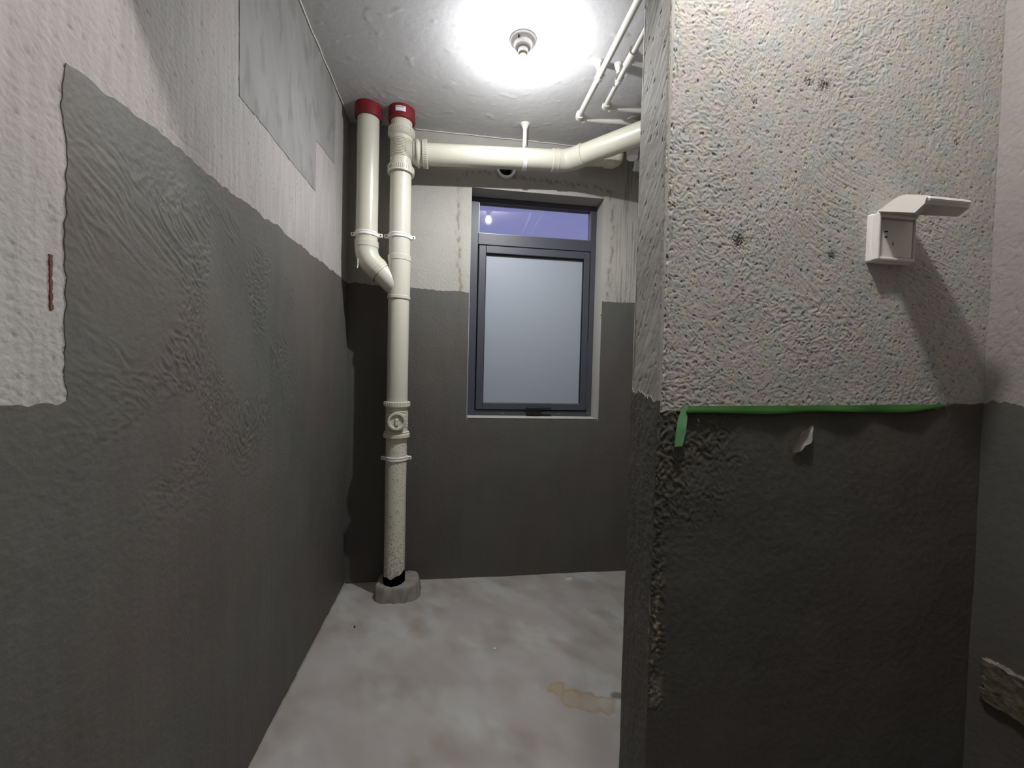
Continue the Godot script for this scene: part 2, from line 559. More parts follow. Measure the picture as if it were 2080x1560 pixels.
var crack_line := [Vector2(0.028, 1.70), Vector2(0.012, 1.85), Vector2(0.002, 2.10), Vector2(0.010, 2.34), Vector2(0.06, 2.395), Vector2(0.20, 2.392), Vector2(0.49, 2.374), Vector2(0.80, 2.372), Vector2(0.925, 2.345), Vector2(0.942, 2.10), Vector2(0.932, 1.9), Vector2(0.92, 1.69)]

func crack_at(u: float, v: float) -> float:
	var w := Vector2(u + 0.012 * n2.get_noise_2d(u * 8.0, v * 14.0), v + 0.012 * n2.get_noise_2d(u * 14.0 + 30.0, v * 8.0))
	var d := 9.0
	for k in crack_line.size() - 1:
		d = minf(d, seg_dist(w, crack_line[k], crack_line[k + 1]))
	return d

func h_back(u: float, v: float) -> float:
	var f := wrinkle(u, v, 45.0, 2.0, 0.9) * 0.0004
	var streak := n2.get_noise_2d(u * 70.0, v * 3.0) * 0.0007 * smoothstep(0.9, 1.0, u)
	return f + streak + n2.get_noise_2d(u * 2.0, v * 2.0) * 0.0015 - pits(u, v, 40.0, 0.75) * 0.0015

func c_back(u: float, v: float, _h: float) -> Color:
	var g := 1.0 + 0.05 * n2.get_noise_2d(u * 4.0, v * 3.0 + 12.0)
	var c := lin(164, 162, 154)
	if v > 1.6 and u > -0.1 and u < 1.05:
		var d := crack_at(u, v)
		var n := 0.5 + 0.5 * n2.get_noise_2d(u * 30.0, v * 12.0)
		c = c.lerp(lin(112, 98, 82), 0.7 * (1.0 - smoothstep(0.0, 0.006 + 0.018 * n, d)) * smoothstep(0.3, 0.75, n))
		c = c.lerp(lin(140, 130, 112), 0.35 * n * (1.0 - smoothstep(0.005, 0.03, d)))
	if u > 0.9:
		var s := n2.get_noise_2d(u * 55.0, v * 1.6 + 5.0)
		g -= 0.35 * smoothstep(0.15, 0.5, s) * smoothstep(0.93, 1.0, u)
	return Color(c.r * g, c.g * g, c.b * g)

const WX0 := 0.078
const WX1 := 0.878
const WY0 := 0.955
const WY1 := 2.302
const REC := 0.12
const VX := 0.274
const VY := 2.428

func wall_back() -> void:
	var o := structure("wall_back", "back wall with the window, pale plaster above and dark grey coat below", "wall")
	var O := Vector3(0, 0, -D); var U := Vector3.RIGHT; var V := Vector3.UP; var N := Vector3.BACK
	var zf := -D - 0.006; var zb := -D - 0.24
	put(span(Vector3(-L - 0.2, -0.15, zb), Vector3(WX0, H + 0.15, zf)), "body", M.body, o)
	put(span(Vector3(WX1, -0.15, zb), Vector3(RW + 0.2, H + 0.15, zf)), "body", M.body, o)
	put(span(Vector3(WX0, -0.15, zb), Vector3(WX1, WY0, zf)), "body", M.body, o)
	# lintel with a square opening for the vent sleeve
	var q := 0.038
	put(span(Vector3(WX0, WY1, zb), Vector3(VX - q, H + 0.15, zf)), "body", M.body, o)
	put(span(Vector3(VX + q, WY1, zb), Vector3(WX1, H + 0.15, zf)), "body", M.body, o)
	put(span(Vector3(VX - q, WY1, zb), Vector3(VX + q, VY - q, zf)), "body", M.body, o)
	put(span(Vector3(VX - q, VY + q, zb), Vector3(VX + q, H + 0.15, zf)), "body", M.body, o)
	var hb := h_back; var cb := c_back
	put(relief(O, U, V, N, fix(-L - 0.004), fix(WX0), fix(1.6), fix(H + 0.01), 160, 210, hb, cb, 0.004), "plaster", M.plaster, o)
	put(relief(O, U, V, N, fix(WX1), fix(RW + 0.004), fix(1.6), fix(H + 0.01), 70, 210, hb, cb, 0.004), "plaster", M.plaster, o)
	put(relief(O, U, V, N, fix(WX0), fix(VX - q), fix(WY1), fix(H + 0.01), 35, 60, hb, cb, 0.004), "plaster", M.plaster, o)
	put(relief(O, U, V, N, fix(VX + q), fix(WX1), fix(WY1), fix(H + 0.01), 120, 60, hb, cb, 0.004), "plaster", M.plaster, o)
	put(relief(O, U, V, N, fix(VX - q), fix(VX + q), fix(WY1), fix(VY - q), 16, 20, hb, cb, 0.004), "plaster", M.plaster, o)
	put(relief(O, U, V, N, fix(VX - q), fix(VX + q), fix(VY + q), fix(H + 0.01), 16, 20, hb, cb, 0.004), "plaster", M.plaster, o)
	var hc := func(u: float, v: float) -> float: return 0.0018 + n2.get_noise_2d(u * 2.0, v * 2.0) * 0.0015 + n2.get_noise_2d(u * 8.0, v * 2.0 + 9.0) * 0.0006
	var cc := c_coat
	put(relief(O, U, V, N, fix(-L - 0.004), fix(WX0 - 0.004), fix(-0.01), ragged(1.703, 0.006, 6.0, 91.0, -0.03, -0.271), 150, 300, hc, cc, 0.002), "dark_coat", M.coat, o, "dark grey waterproof coat")
	put(relief(O, U, V, N, fix(WX1 + 0.006), fix(RW + 0.004), fix(-0.01), ragged(1.680, 0.005, 6.0, 95.0), 60, 300, hc, cc, 0.002), "dark_coat", M.coat, o)
	put(relief(O, U, V, N, fix(WX0 - 0.005), fix(WX1 + 0.007), fix(-0.01), ragged(WY0 - 0.004, 0.003, 8.0, 97.0), 150, 160, hc, cc, 0.002), "dark_coat", M.coat, o)

func h_part(u: float, v: float) -> float:
	var k := smoothstep(0.25, -0.35, nz.get_noise_2d(u * 3.0 + 4.0, v * 3.0)) * 0.5 + 0.5
	k *= 1.0 - 0.65 * smoothstep(0.98, 1.10, u)
	var ang := lerpf(0.05, 0.6, smoothstep(1.35, 1.75, v) * smoothstep(0.5, 0.75, u))
	var w := wrinkle(u, v, 72.0, 2.6, ang) * 0.0007 + n2.get_noise_2d(u * 60.0 + 7.0, v * 85.0) * 0.0003
	var edge := exp(-pow((u - 0.402) / 0.006, 2.0)) * smoothstep(0.2, 0.6, n2.get_noise_2d(u * 70.0, v * 28.0)) * 0.002
	var hole := 0.0
	for s in [Vector3(0.549, 1.504, 0.012), Vector3(0.690, 1.828, 0.008), Vector3(0.725, 1.826, 0.011), Vector3(1.048, 1.745, 0.006), Vector3(0.759, 1.488, 0.008), Vector3(0.574, 1.775, 0.004)]:
		var d: float = Vector2(u, v).distance_to(Vector2(s.x, s.y)) / s.z
		if d < 2.5: hole += exp(-d * d) * 0.0045 * smoothstep(-0.1, 0.5, nz.get_noise_2d(u * 260.0, v * 260.0))
	return w * k + n2.get_noise_2d(u * 3.0, v * 3.0) * 0.0007 - pits(u, v, 70.0, 0.76) * 0.0018 - edge - hole

func c_part(u: float, v: float, _h: float) -> Color:
	var g := 1.0 + 0.06 * n2.get_noise_2d(u * 5.0, v * 5.0) - 0.3 * pits(u, v, 70.0, 0.72)
	var a := n2.get_noise_2d(u * 12.0 + 31.0, v * 12.0)
	var c := lin(184, 182, 176)
	c = c.lerp(lin(187, 180, 177), smoothstep(0.0, 0.4, a)).lerp(lin(188, 184, 166), 0.6 * smoothstep(0.2, 0.5, n2.get_noise_2d(u * 22.0, v * 22.0 + 70.0)))
	c = c.lerp(lin(178, 180, 176), smoothstep(0.1, 0.5, -a))
	for s in [Vector3(0.549, 1.504, 0.013), Vector3(0.690, 1.828, 0.008), Vector3(0.725, 1.826, 0.012), Vector3(1.048, 1.745, 0.006), Vector3(0.759, 1.488, 0.008), Vector3(0.574, 1.775, 0.003)]:
		var d: float = Vector2(u, v).distance_to(Vector2(s.x, s.y)) / s.z
		if d < 2.0: c = c.lerp(lin(74, 52, 44), exp(-d * d) * smoothstep(-0.1, 0.4, nz.get_noise_2d(u * 260.0, v * 260.0)))
	if u < 0.412 and v > 1.17:
		c = c.lerp(lin(96, 84, 66), 0.5 * smoothstep(0.25, 0.6, n2.get_noise_2d(u * 100.0, v * 36.0)))
	return Color(c.r * g, c.g * g, c.b * g)

func bare_mask(u: float, v: float) -> float:
	# where the coat has come off the partition's lower edge
	var e := inside(u, 0.385, 0.412, 0.006) * inside(v, 0.66, 0.84, 0.02) * smoothstep(0.0, 0.35, n2.get_noise_2d(u * 60.0 + 3.0, v * 30.0))
	var f := inside(u, 0.392, 0.420, 0.004) * inside(v, 0.585, 0.645, 0.006)
	return maxf(e, f)

func h_part_coat(u: float, v: float) -> float:
	var corner := 1.0 - smoothstep(0.03, 0.20, Vector2((u - 0.40) * 0.8, (1.16 - v) * 0.62).length() + 0.03 * nz.get_noise_2d(u * 14.0, v * 14.0))
	var strip := 1.0 - smoothstep(0.405, 0.43, u + 0.01 * nz.get_noise_2d(v * 20.0, 3.0))
	strip *= smoothstep(0.55, 0.6, v)
	var m := maxf(corner, strip)
	var w := (wrinkle(u, v, 62.0, 2.2, 0.0) * 0.0022 + n2.get_noise_2d(u * 90.0, v * 90.0) * 0.0012) * m
	return 0.0018 + w + n2.get_noise_2d(u * 3.0, v * 3.0) * 0.0018 - 0.0015 * bare_mask(u, v)

func c_part_coat(u: float, v: float, h: float) -> Color:
	var c := c_coat(u, v, h)
	c = c.lerp(lin(98, 84, 66), 0.5 * smoothstep(0.1, 0.5, n2.get_noise_2d(u * 20.0, v * 26.0)) * (1.0 - smoothstep(0.0, 0.2, Vector2(u - 0.4, (1.16 - v) * 0.7).length())))
	var stone := lin(166, 156, 120).lerp(lin(150, 146, 140), smoothstep(-0.2, 0.2, nz.get_noise_2d(u * 50.0, v * 50.0)))
	if v < 0.65: stone = lin(128, 124, 118)
	return c.lerp(stone, bare_mask(u, v))

func partition() -> void:
	var o := structure("wall_partition", "rough plastered partition wall on the right with a dark coat below green tape", "wall")
	put(span(Vector3(X + 0.006, -0.15, -DF + 0.004), Vector3(RW + 0.2, H + 0.15, -DN - 0.008), 0.004), "body", M.body, o)
	var U := Vector3.RIGHT; var V := Vector3.UP
	var O := Vector3(0, 0, -DN)
	var hp := h_part; var cp := c_part
	put(relief(O, U, V, Vector3.BACK, ragged(X - 0.001, 0.001, 9.0, 33.0), fix(RW + 0.004), fix(1.12), fix(2.15), 420, 560, hp, cp, 0.006), "plaster", M.plaster, o, "coarse crinkled pale plaster")
	put(relief(O, U, V, Vector3.BACK, fix(X), fix(RW + 0.004), fix(2.15), fix(H + 0.01), 150, 80, hp, cp, 0.006), "plaster", M.plaster, o)
	var hc := h_part_coat; var cc := c_part_coat
	var topf := func(u: float) -> float:
		return 1.166 + 0.018 * (u - 0.45) + 0.004 * n2.get_noise_2d(u * 20.0, 4.0) + 0.012 * smoothstep(1.03, 1.08, u)
	put(relief(O, U, V, Vector3.BACK, ragged(X - 0.002, 0.001, 11.0, 36.0), fix(RW + 0.004), fix(-0.01), topf, 230, 350, hc, cc, 0.003), "dark_coat", M.coat, o, "dark coat, bubbled and chipped along the corner")
	# end face of the partition, towards the passage
	var O2 := Vector3(X, 0, 0); var U2 := Vector3(0, 0, -1); var N2 := Vector3.LEFT
	var hs := func(u: float, v: float) -> float:
		return n2.get_noise_2d(u * 4.0, v * 3.0 + 5.0) * 0.0015 + n2.get_noise_2d((u * 0.8 + v * 0.6) * 60.0, (v * 0.8 - u * 0.6) * 6.0) * 0.00022 - pits(u, v, 50.0, 0.86) * 0.002
	var cs := func(u: float, v: float, _h: float) -> Color:
		var g := 1.0 + 0.06 * n2.get_noise_2d((u * 0.8 + v * 0.6) * 18.0, (v * 0.8 - u * 0.6) * 3.0) - 0.3 * pits(u, v, 50.0, 0.86)
		var c := lin(170, 168, 161)
		return Color(c.r * g, c.g * g, c.b * g)
	put(relief(O2, U2, V, N2, fix(DN - 0.001), fix(DF), fix(1.12), fix(HB + 0.02), 40, 300, hs, cs, 0.005), "end_plaster", M.smooth, o, "smooth brushed plaster on the end of the partition")
	var hd := func(u: float, v: float) -> float:
		return 0.0016 + n2.get_noise_2d(u * 4.0, v * 3.0 + 5.0) * 0.0015 + 0.0004 * n2.get_noise_2d(u * 20.0, v * 4.0)
	var te := func(u: float) -> float: return 1.186 + 0.19 * (u - 0.769) + 0.010 * n2.get_noise_2d(u * 60.0, 8.0)
	put(relief(O2, U2, V, N2, fix(DN - 0.002), fix(DF), fix(-0.01), te, 40, 300, hd, c_coat, 0.003), "end_coat", M.coat, o, "dark coat on the end of the partition")
	# rear face
	put(relief(Vector3(0, 0, -DF), U, V, Vector3.FORWARD, fix(X), fix(RW), fix(0.0), fix(H), 60, 150, hs, cs, 0.004), "rear_plaster", M.smooth, o)
	# lintel over the passage
	var l := structure("wall_header", "pale plaster header over the passage beside the partition", "wall")
	put(span(Vector3(-L - 0.01, HB, -DF), Vector3(X + 0.01, H + 0.15, -DN), 0.004), "body", M.body, l)

func other_walls() -> void:
	var o := structure("wall_right", "right side wall with pale plaster above a dark coat", "wall")
	put(span(Vector3(RW + 0.006, -0.15, -D - 0.2), Vector3(RW + 0.2, H + 0.15, ZR + 0.2)), "body", M.body, o)
	var O := Vector3(RW, 0, 0); var U := Vector3(0, 0, -1); var V := Vector3.UP; var N := Vector3.LEFT
	var hp := func(u: float, v: float) -> float: return wrinkle(u, v, 60.0, 2.5, 0.1) * 0.0006 * smoothstep(-0.2, 0.5, nz.get_noise_2d(u * 5.0, v * 4.0)) + n2.get_noise_2d(u * 3.0 + 90.0, v * 3.0) * 0.0015 - pits(u, v, 50.0, 0.74) * 0.002
	var cp := func(u: float, v: float, _h: float) -> Color:
		var g := 1.0 + 0.05 * n2.get_noise_2d(u * 5.0, v * 5.0 + 44.0)
		var c := lin(152, 147, 144)
		return Color(c.r * g, c.g * g, c.b * g)
	var hc := func(u: float, v: float) -> float: return 0.0018 + n2.get_noise_2d(u * 3.0 + 90.0, v * 3.0) * 0.0015 + n2.get_noise_2d(u * 10.0, v * 2.0) * 0.0006
	put(relief(O, U, V, N, fix(0.2), fix(DN), fix(1.1), fix(H), 180, 400, hp, cp), "plaster", M.plaster, o)
	put(relief(O, U, V, N, fix(-ZR), fix(0.2), fix(1.1), fix(H), 120, 120, hp, cp), "plaster", M.plaster, o)
	put(relief(O, U, V, N, fix(-ZR), fix(0.2), fix(-0.01), ragged(1.19, 0.006, 9.0, 51.0), 100, 60, hc, c_coat, 0.002), "dark_coat", M.coat, o)
	put(relief(O, U, V, N, fix(0.2), fix(DN + 0.004), fix(-0.01), ragged(1.192, 0.008, 14.0, 51.0), 110, 200, hc, c_coat, 0.002), "dark_coat", M.coat, o)
	put(relief(O, U, V, N, fix(DF), fix(D), fix(1.6), fix(H), 120, 80, hp, cp), "plaster", M.plaster, o)
	put(relief(O, U, V, N, fix(DF), fix(D), fix(-0.01), ragged(1.69, 0.006, 8.0, 55.0), 120, 100, hc, c_coat, 0.002), "dark_coat", M.coat, o)
	var r := structure("wall_rear", "pale wall behind the viewer", "wall")
	put(span(Vector3(-L - 0.2, -0.15, ZR), Vector3(RW + 0.2, H + 0.15, ZR + 0.2)), "body", M.body, r)
	put(span(Vector3(-L, 0, ZR - 0.003), Vector3(RW, 1.17, ZR + 0.01)), "dark_coat", M.dark_body, r)

var stain_blob := [Vector3(0.425, -1.53, 0.036), Vector3(0.47, -1.47, 0.045), Vector3(0.53, -1.44, 0.05), Vector3(0.58, -1.43, 0.045)]

func h_floor(u: float, v: float) -> float:
	return n2.get_noise_2d(u * 1.6, v * 1.6 + 3.0) * 0.004 + n2.get_noise_2d(u * 9.0, v * 7.0) * 0.0007

func c_floor(u: float, v: float, _h: float) -> Color:
	var a := u * 0.8 + v * 0.6; var b := v * 0.8 - u * 0.6
	var k := n2.get_noise_2d(a * 3.0 + 5.0, b * 1.6)
	var s := n2.get_noise_2d(a * 5.0, b * 3.0 + 14.0)
	var c := lin(154, 149, 144).lerp(lin(162, 163, 160), clampf(0.4 + 0.9 * k, 0.0, 1.0)).lerp(lin(140, 133, 125), clampf(0.35 - 0.8 * s, 0.0, 1.0))
	c = c.lerp(lin(152, 146, 144), 0.5 * smoothstep(0.1, 0.5, nz.get_noise_2d(a * 2.0 + 40.0, b * 2.0)))
	# tea-coloured spill by the partition
	var d := 9.0
	var wu := u + 0.014 * n2.get_noise_2d(u * 12.0, v * 12.0 + 6.0)
	var wv := -v + 0.014 * n2.get_noise_2d(u * 12.0 + 20.0, v * 12.0)
	for sb in stain_blob: d = minf(d, Vector2(wu, wv).distance_to(Vector2(sb.x, sb.y)) - sb.z)
	if d < 0.03:
		var m := 1.0 - smoothstep(-0.004, 0.003, d)
		var rim := exp(-pow(d / 0.008, 2.0))
		c = c.lerp(lin(150, 132, 100), m * (0.45 + 0.25 * n2.get_noise_2d(u * 14.0, v * 14.0)))
		c = c.lerp(lin(140, 114, 72), m * rim * 0.7)
	var e := Vector2(wu, wv).distance_to(Vector2(0.645, -1.462))
	c = c.lerp(lin(92, 78, 62), 0.8 * (1.0 - smoothstep(0.018, 0.03, e)))
	return c

func floor_and_ceiling() -> void:
	var f := structure("floor", "smoothed grey cement floor with cloudy trowel marks and a yellow-brown stain", "floor")
	put(span(Vector3(-L - 0.2, -0.16, -D - 0.2), Vector3(RW + 0.2, -0.01, ZR + 0.2)), "body", M.body, f)
	var U := Vector3.RIGHT; var V := Vector3(0, 0, -1)
	put(relief(Vector3.ZERO, U, V, Vector3.UP, fix(-L - 0.004), fix(RW + 0.004), fix(0.75), fix(D + 0.004), 300, 290, h_floor, c_floor), "cement", M.cement, f)
	put(relief(Vector3.ZERO, U, V, Vector3.UP, fix(-L - 0.004), fix(RW + 0.004), fix(-ZR), fix(0.75), 90, 90, h_floor, c_floor), "cement", M.cement, f)
	# rim of pale cement along the foot of the left wall
	var pts := []
	for k in 60:
		var z := 0.9 + (D - 0.9) * k / 59.0
		pts.append(Vector3(-L + 0.004 + 0.002 * nz.get_noise_2d(z * 20.0, 2.0), 0.001, -z))
	put(tube(pts, 0.003, 8), "cement_rim", M.cement_rim, f, "thin pale cement rim")
	var c := structure("ceiling", "pale grey painted concrete ceiling", "ceiling")
	put(span(Vector3(-L - 0.2, H + 0.008, -D - 0.2), Vector3(RW + 0.2, H + 0.2, ZR + 0.2)), "body", M.body, c)
	var hc := func(u: float, v: float) -> float: return n2.get_noise_2d(u * 2.0, v * 2.0) * 0.0007 + pits(u * 0.7, v, 9.0, 0.82) * 0.002 + 0.0015 * smoothstep(0.15, 0.5, n2.get_noise_2d(u * 18.0, v * 18.0)) * (1.0 - smoothstep(0.10, 0.26, Vector2(u + 0.38, v - 2.27).length()))
	var cc := func(u: float, v: float, _h: float) -> Color:
		var g := 1.0 + 0.04 * n2.get_noise_2d(u * 2.5, v * 2.5 + 7.0)
		var q := lin(196, 195, 196)
		return Color(q.r * g, q.g * g, q.b * g)
	put(relief(Vector3(0, H, 0), U, V, Vector3.DOWN, fix(-L - 0.004), fix(RW + 0.004), fix(0.8), fix(D + 0.004), 250, 230, hc, cc), "paint_skin", M.smooth, c)
	put(relief(Vector3(0, H, 0), U, V, Vector3.DOWN, fix(-L - 0.004), fix(RW + 0.004), fix(-ZR), fix(0.8), 60, 60, hc, cc), "paint_skin", M.smooth, c)
	# raised joint lines where the ceiling meets the walls
	var p2 := []; var p3 := []
	for k in 70:
		var x := -0.25 + 1.3 * k / 69.0
		p2.append(Vector3(x, H - 0.003 - 0.002 * nz.get_noise_2d(x * 12.0, 9.0), -D + 0.005))
		var z := 0.95 + (D - 0.95) * k / 69.0
		p3.append(Vector3(-L + 0.005, H - 0.004 - 0.004 * nz.get_noise_2d(z * 7.0, 19.0), -z))
	put(tube(p2, 0.0035, 8), "joint_line", M.chip, c, "thin pale joint along the back wall")
	put(tube(p3, 0.0035, 8), "joint_line", M.chip, c, "thin pale joint along the left wall")

# ------------------------------------------------------------------ window
func bar(st: SurfaceTool, a: Vector3, b: Vector3, ch := 0.002) -> void:
	cbox(st, (a + b) * 0.5, (b - a).abs(), ch)

func window() -> void:
	var o := structure("window_1", "tall dark grey aluminium window with a frosted lower sash", "window")
	o.position = Vector3((WX0 + WX1) / 2, WY0, -D - REC)
	var zf := -D - REC; var zb := zf - 0.055
	var st := start()
	bar(st, Vector3(WX0 + 0.002, WY0 + 0.002, zb), Vector3(WX0 + 0.048, WY1 - 0.002, zf))
	bar(st, Vector3(WX1 - 0.034, WY0 + 0.002, zb), Vector3(WX1 - 0.002, WY1 - 0.002, zf))
	bar(st, Vector3(WX0 + 0.048, WY1 - 0.026, zb), Vector3(WX1 - 0.034, WY1 - 0.002, zf))
	bar(st, Vector3(WX0 + 0.048, WY0 + 0.002, zb), Vector3(WX1 - 0.034, 0.996, zf))
	bar(st, Vector3(WX0 + 0.002, WY0 + 0.002, zb - 0.012), Vector3(0.150, 2.03, zb))
	bar(st, Vector3(0.82, WY0 + 0.002, zb - 0.012), Vector3(WX1 - 0.002, 2.03, zb))
	bar(st, Vector3(0.15, 0.957, zb - 0.012), Vector3(0.82, 1.015, zb))
	bar(st, Vector3(0.15, 1.99, zb - 0.012), Vector3(0.82, 2.06, zb))
	put(done(st), "frame", M.alu, o, "dark grey aluminium frame")
	put(span(Vector3(WX0 + 0.048, 2.014, zb), Vector3(WX1 - 0.034, 2.082, zf + 0.002), 0.002), "transom", M.alu, o)
	# fixed light: beads and clear pane
	st = start()
	bar(st, Vector3(0.126, 2.082, zb), Vector3(0.132, 2.276, zf - 0.006), 0.001)
	bar(st, Vector3(0.838, 2.082, zb), Vector3(0.844, 2.276, zf - 0.006), 0.001)
	bar(st, Vector3(0.132, 2.270, zb), Vector3(0.838, 2.276, zf - 0.006), 0.001)
	bar(st, Vector3(0.132, 2.082, zb), Vector3(0.838, 2.088, zf - 0.006), 0.001)
	put(done(st), "glazing_bead", M.alu_edge, o)
	put(span(Vector3(0.13, 2.086, zf - 0.026), Vector3(0.84, 2.272, zf - 0.021)), "upper_pane", M.glass, o, "clear upper pane")
	# opening sash
	var s := Node3D.new()
	s.name = "sash"
	o.add_child(s)
	s.position = -o.position
	tag(s, "opening sash with frosted glass")
	st = start()
	var sx0 := 0.132; var sx1 := 0.838; var sy0 := 1.000; var sy1 := 2.008; var sz := zf + 0.010
	bar(st, Vector3(sx0, sy0, zb), Vector3(sx0 + 0.044, sy1, sz), 0.003)
	bar(st, Vector3(sx1 - 0.038, sy0, zb), Vector3(sx1, sy1, sz), 0.003)
	bar(st, Vector3(sx0 + 0.044, sy1 - 0.046, zb), Vector3(sx1 - 0.038, sy1, sz), 0.003)
	bar(st, Vector3(sx0 + 0.044, sy0, zb), Vector3(sx1 - 0.038, sy0 + 0.040, sz), 0.003)
	put(done(st), "sash_frame", M.alu, s)
	var gx0 := sx0 + 0.044; var gx1 := sx1 - 0.038; var gy0 := sy0 + 0.040; var gy1 := sy1 - 0.046
	put(span(Vector3(gx0 - 0.005, gy0 - 0.005, zf - 0.020), Vector3(gx1 + 0.005, gy1 + 0.005, zf - 0.014)), "frosted_pane", M.frost, s, "frosted pane")
	st = start()
	bar(st, Vector3(gx0, gy0, zf - 0.014), Vector3(gx1, gy0 + 0.004, sz - 0.002), 0.001)
	put(done(st), "glazing_bead", M.alu_edge, s)
	st = start()
	bar(st, Vector3(gx0, gy1 - 0.006, zf - 0.014), Vector3(gx1, gy1, sz - 0.012), 0.001)
	bar(st, Vector3(gx0, gy0, zf - 0.014), Vector3(gx0 + 0.003, gy1, sz - 0.012), 0.001)
	bar(st, Vector3(gx1 - 0.005, gy0, zf - 0.014), Vector3(gx1, gy1, sz - 0.012), 0.001)
	put(done(st), "gasket", M.black, s)
	# handle: base, arm, lever
	st = start()
	bar(st, Vector3(0.448, 0.972, zf), Vector3(0.545, 1.018, sz + 0.020), 0.008)
	bar(st, Vector3(0.455, 1.004, sz + 0.012), Vector3(0.605, 1.020, sz + 0.030), 0.006)
	bar(st, Vector3(0.488, 0.958, zf + 0.002), Vector3(0.512, 0.976, sz + 0.012), 0.004)
	put(done(st), "handle", M.black, s, "black lever handle")
	# friction stay track seen beside the sash
	put(span(Vector3(0.8395, 1.01, zf - 0.004), Vector3(0.8435, 1.45, zf + 0.003), 0.001), "stay_track", M.alu_edge, o)
	# outer sill board and bolts of the frame
	put(span(Vector3(WX0 + 0.002, WY0 + 0.0015, zf), Vector3(WX1 - 0.002, WY0 + 0.006, -D - 0.002), 0.001), "sill", M.body, o, "pale plaster sill")
	for q in [Vector3(0.30, 0.975, zf), Vector3(0.66, 0.975, zf), Vector3(0.86, 0.98, zf)]:
		put(lathe(q, Vector3.BACK, pr([0, 0.006, 0.002, 0.005, 0.003, 0.0])), "screw", M.metal, o)

# ------------------------------------------------------------------ pipes
const PX := -0.304
const PZ := -2.262
const PR := 0.055

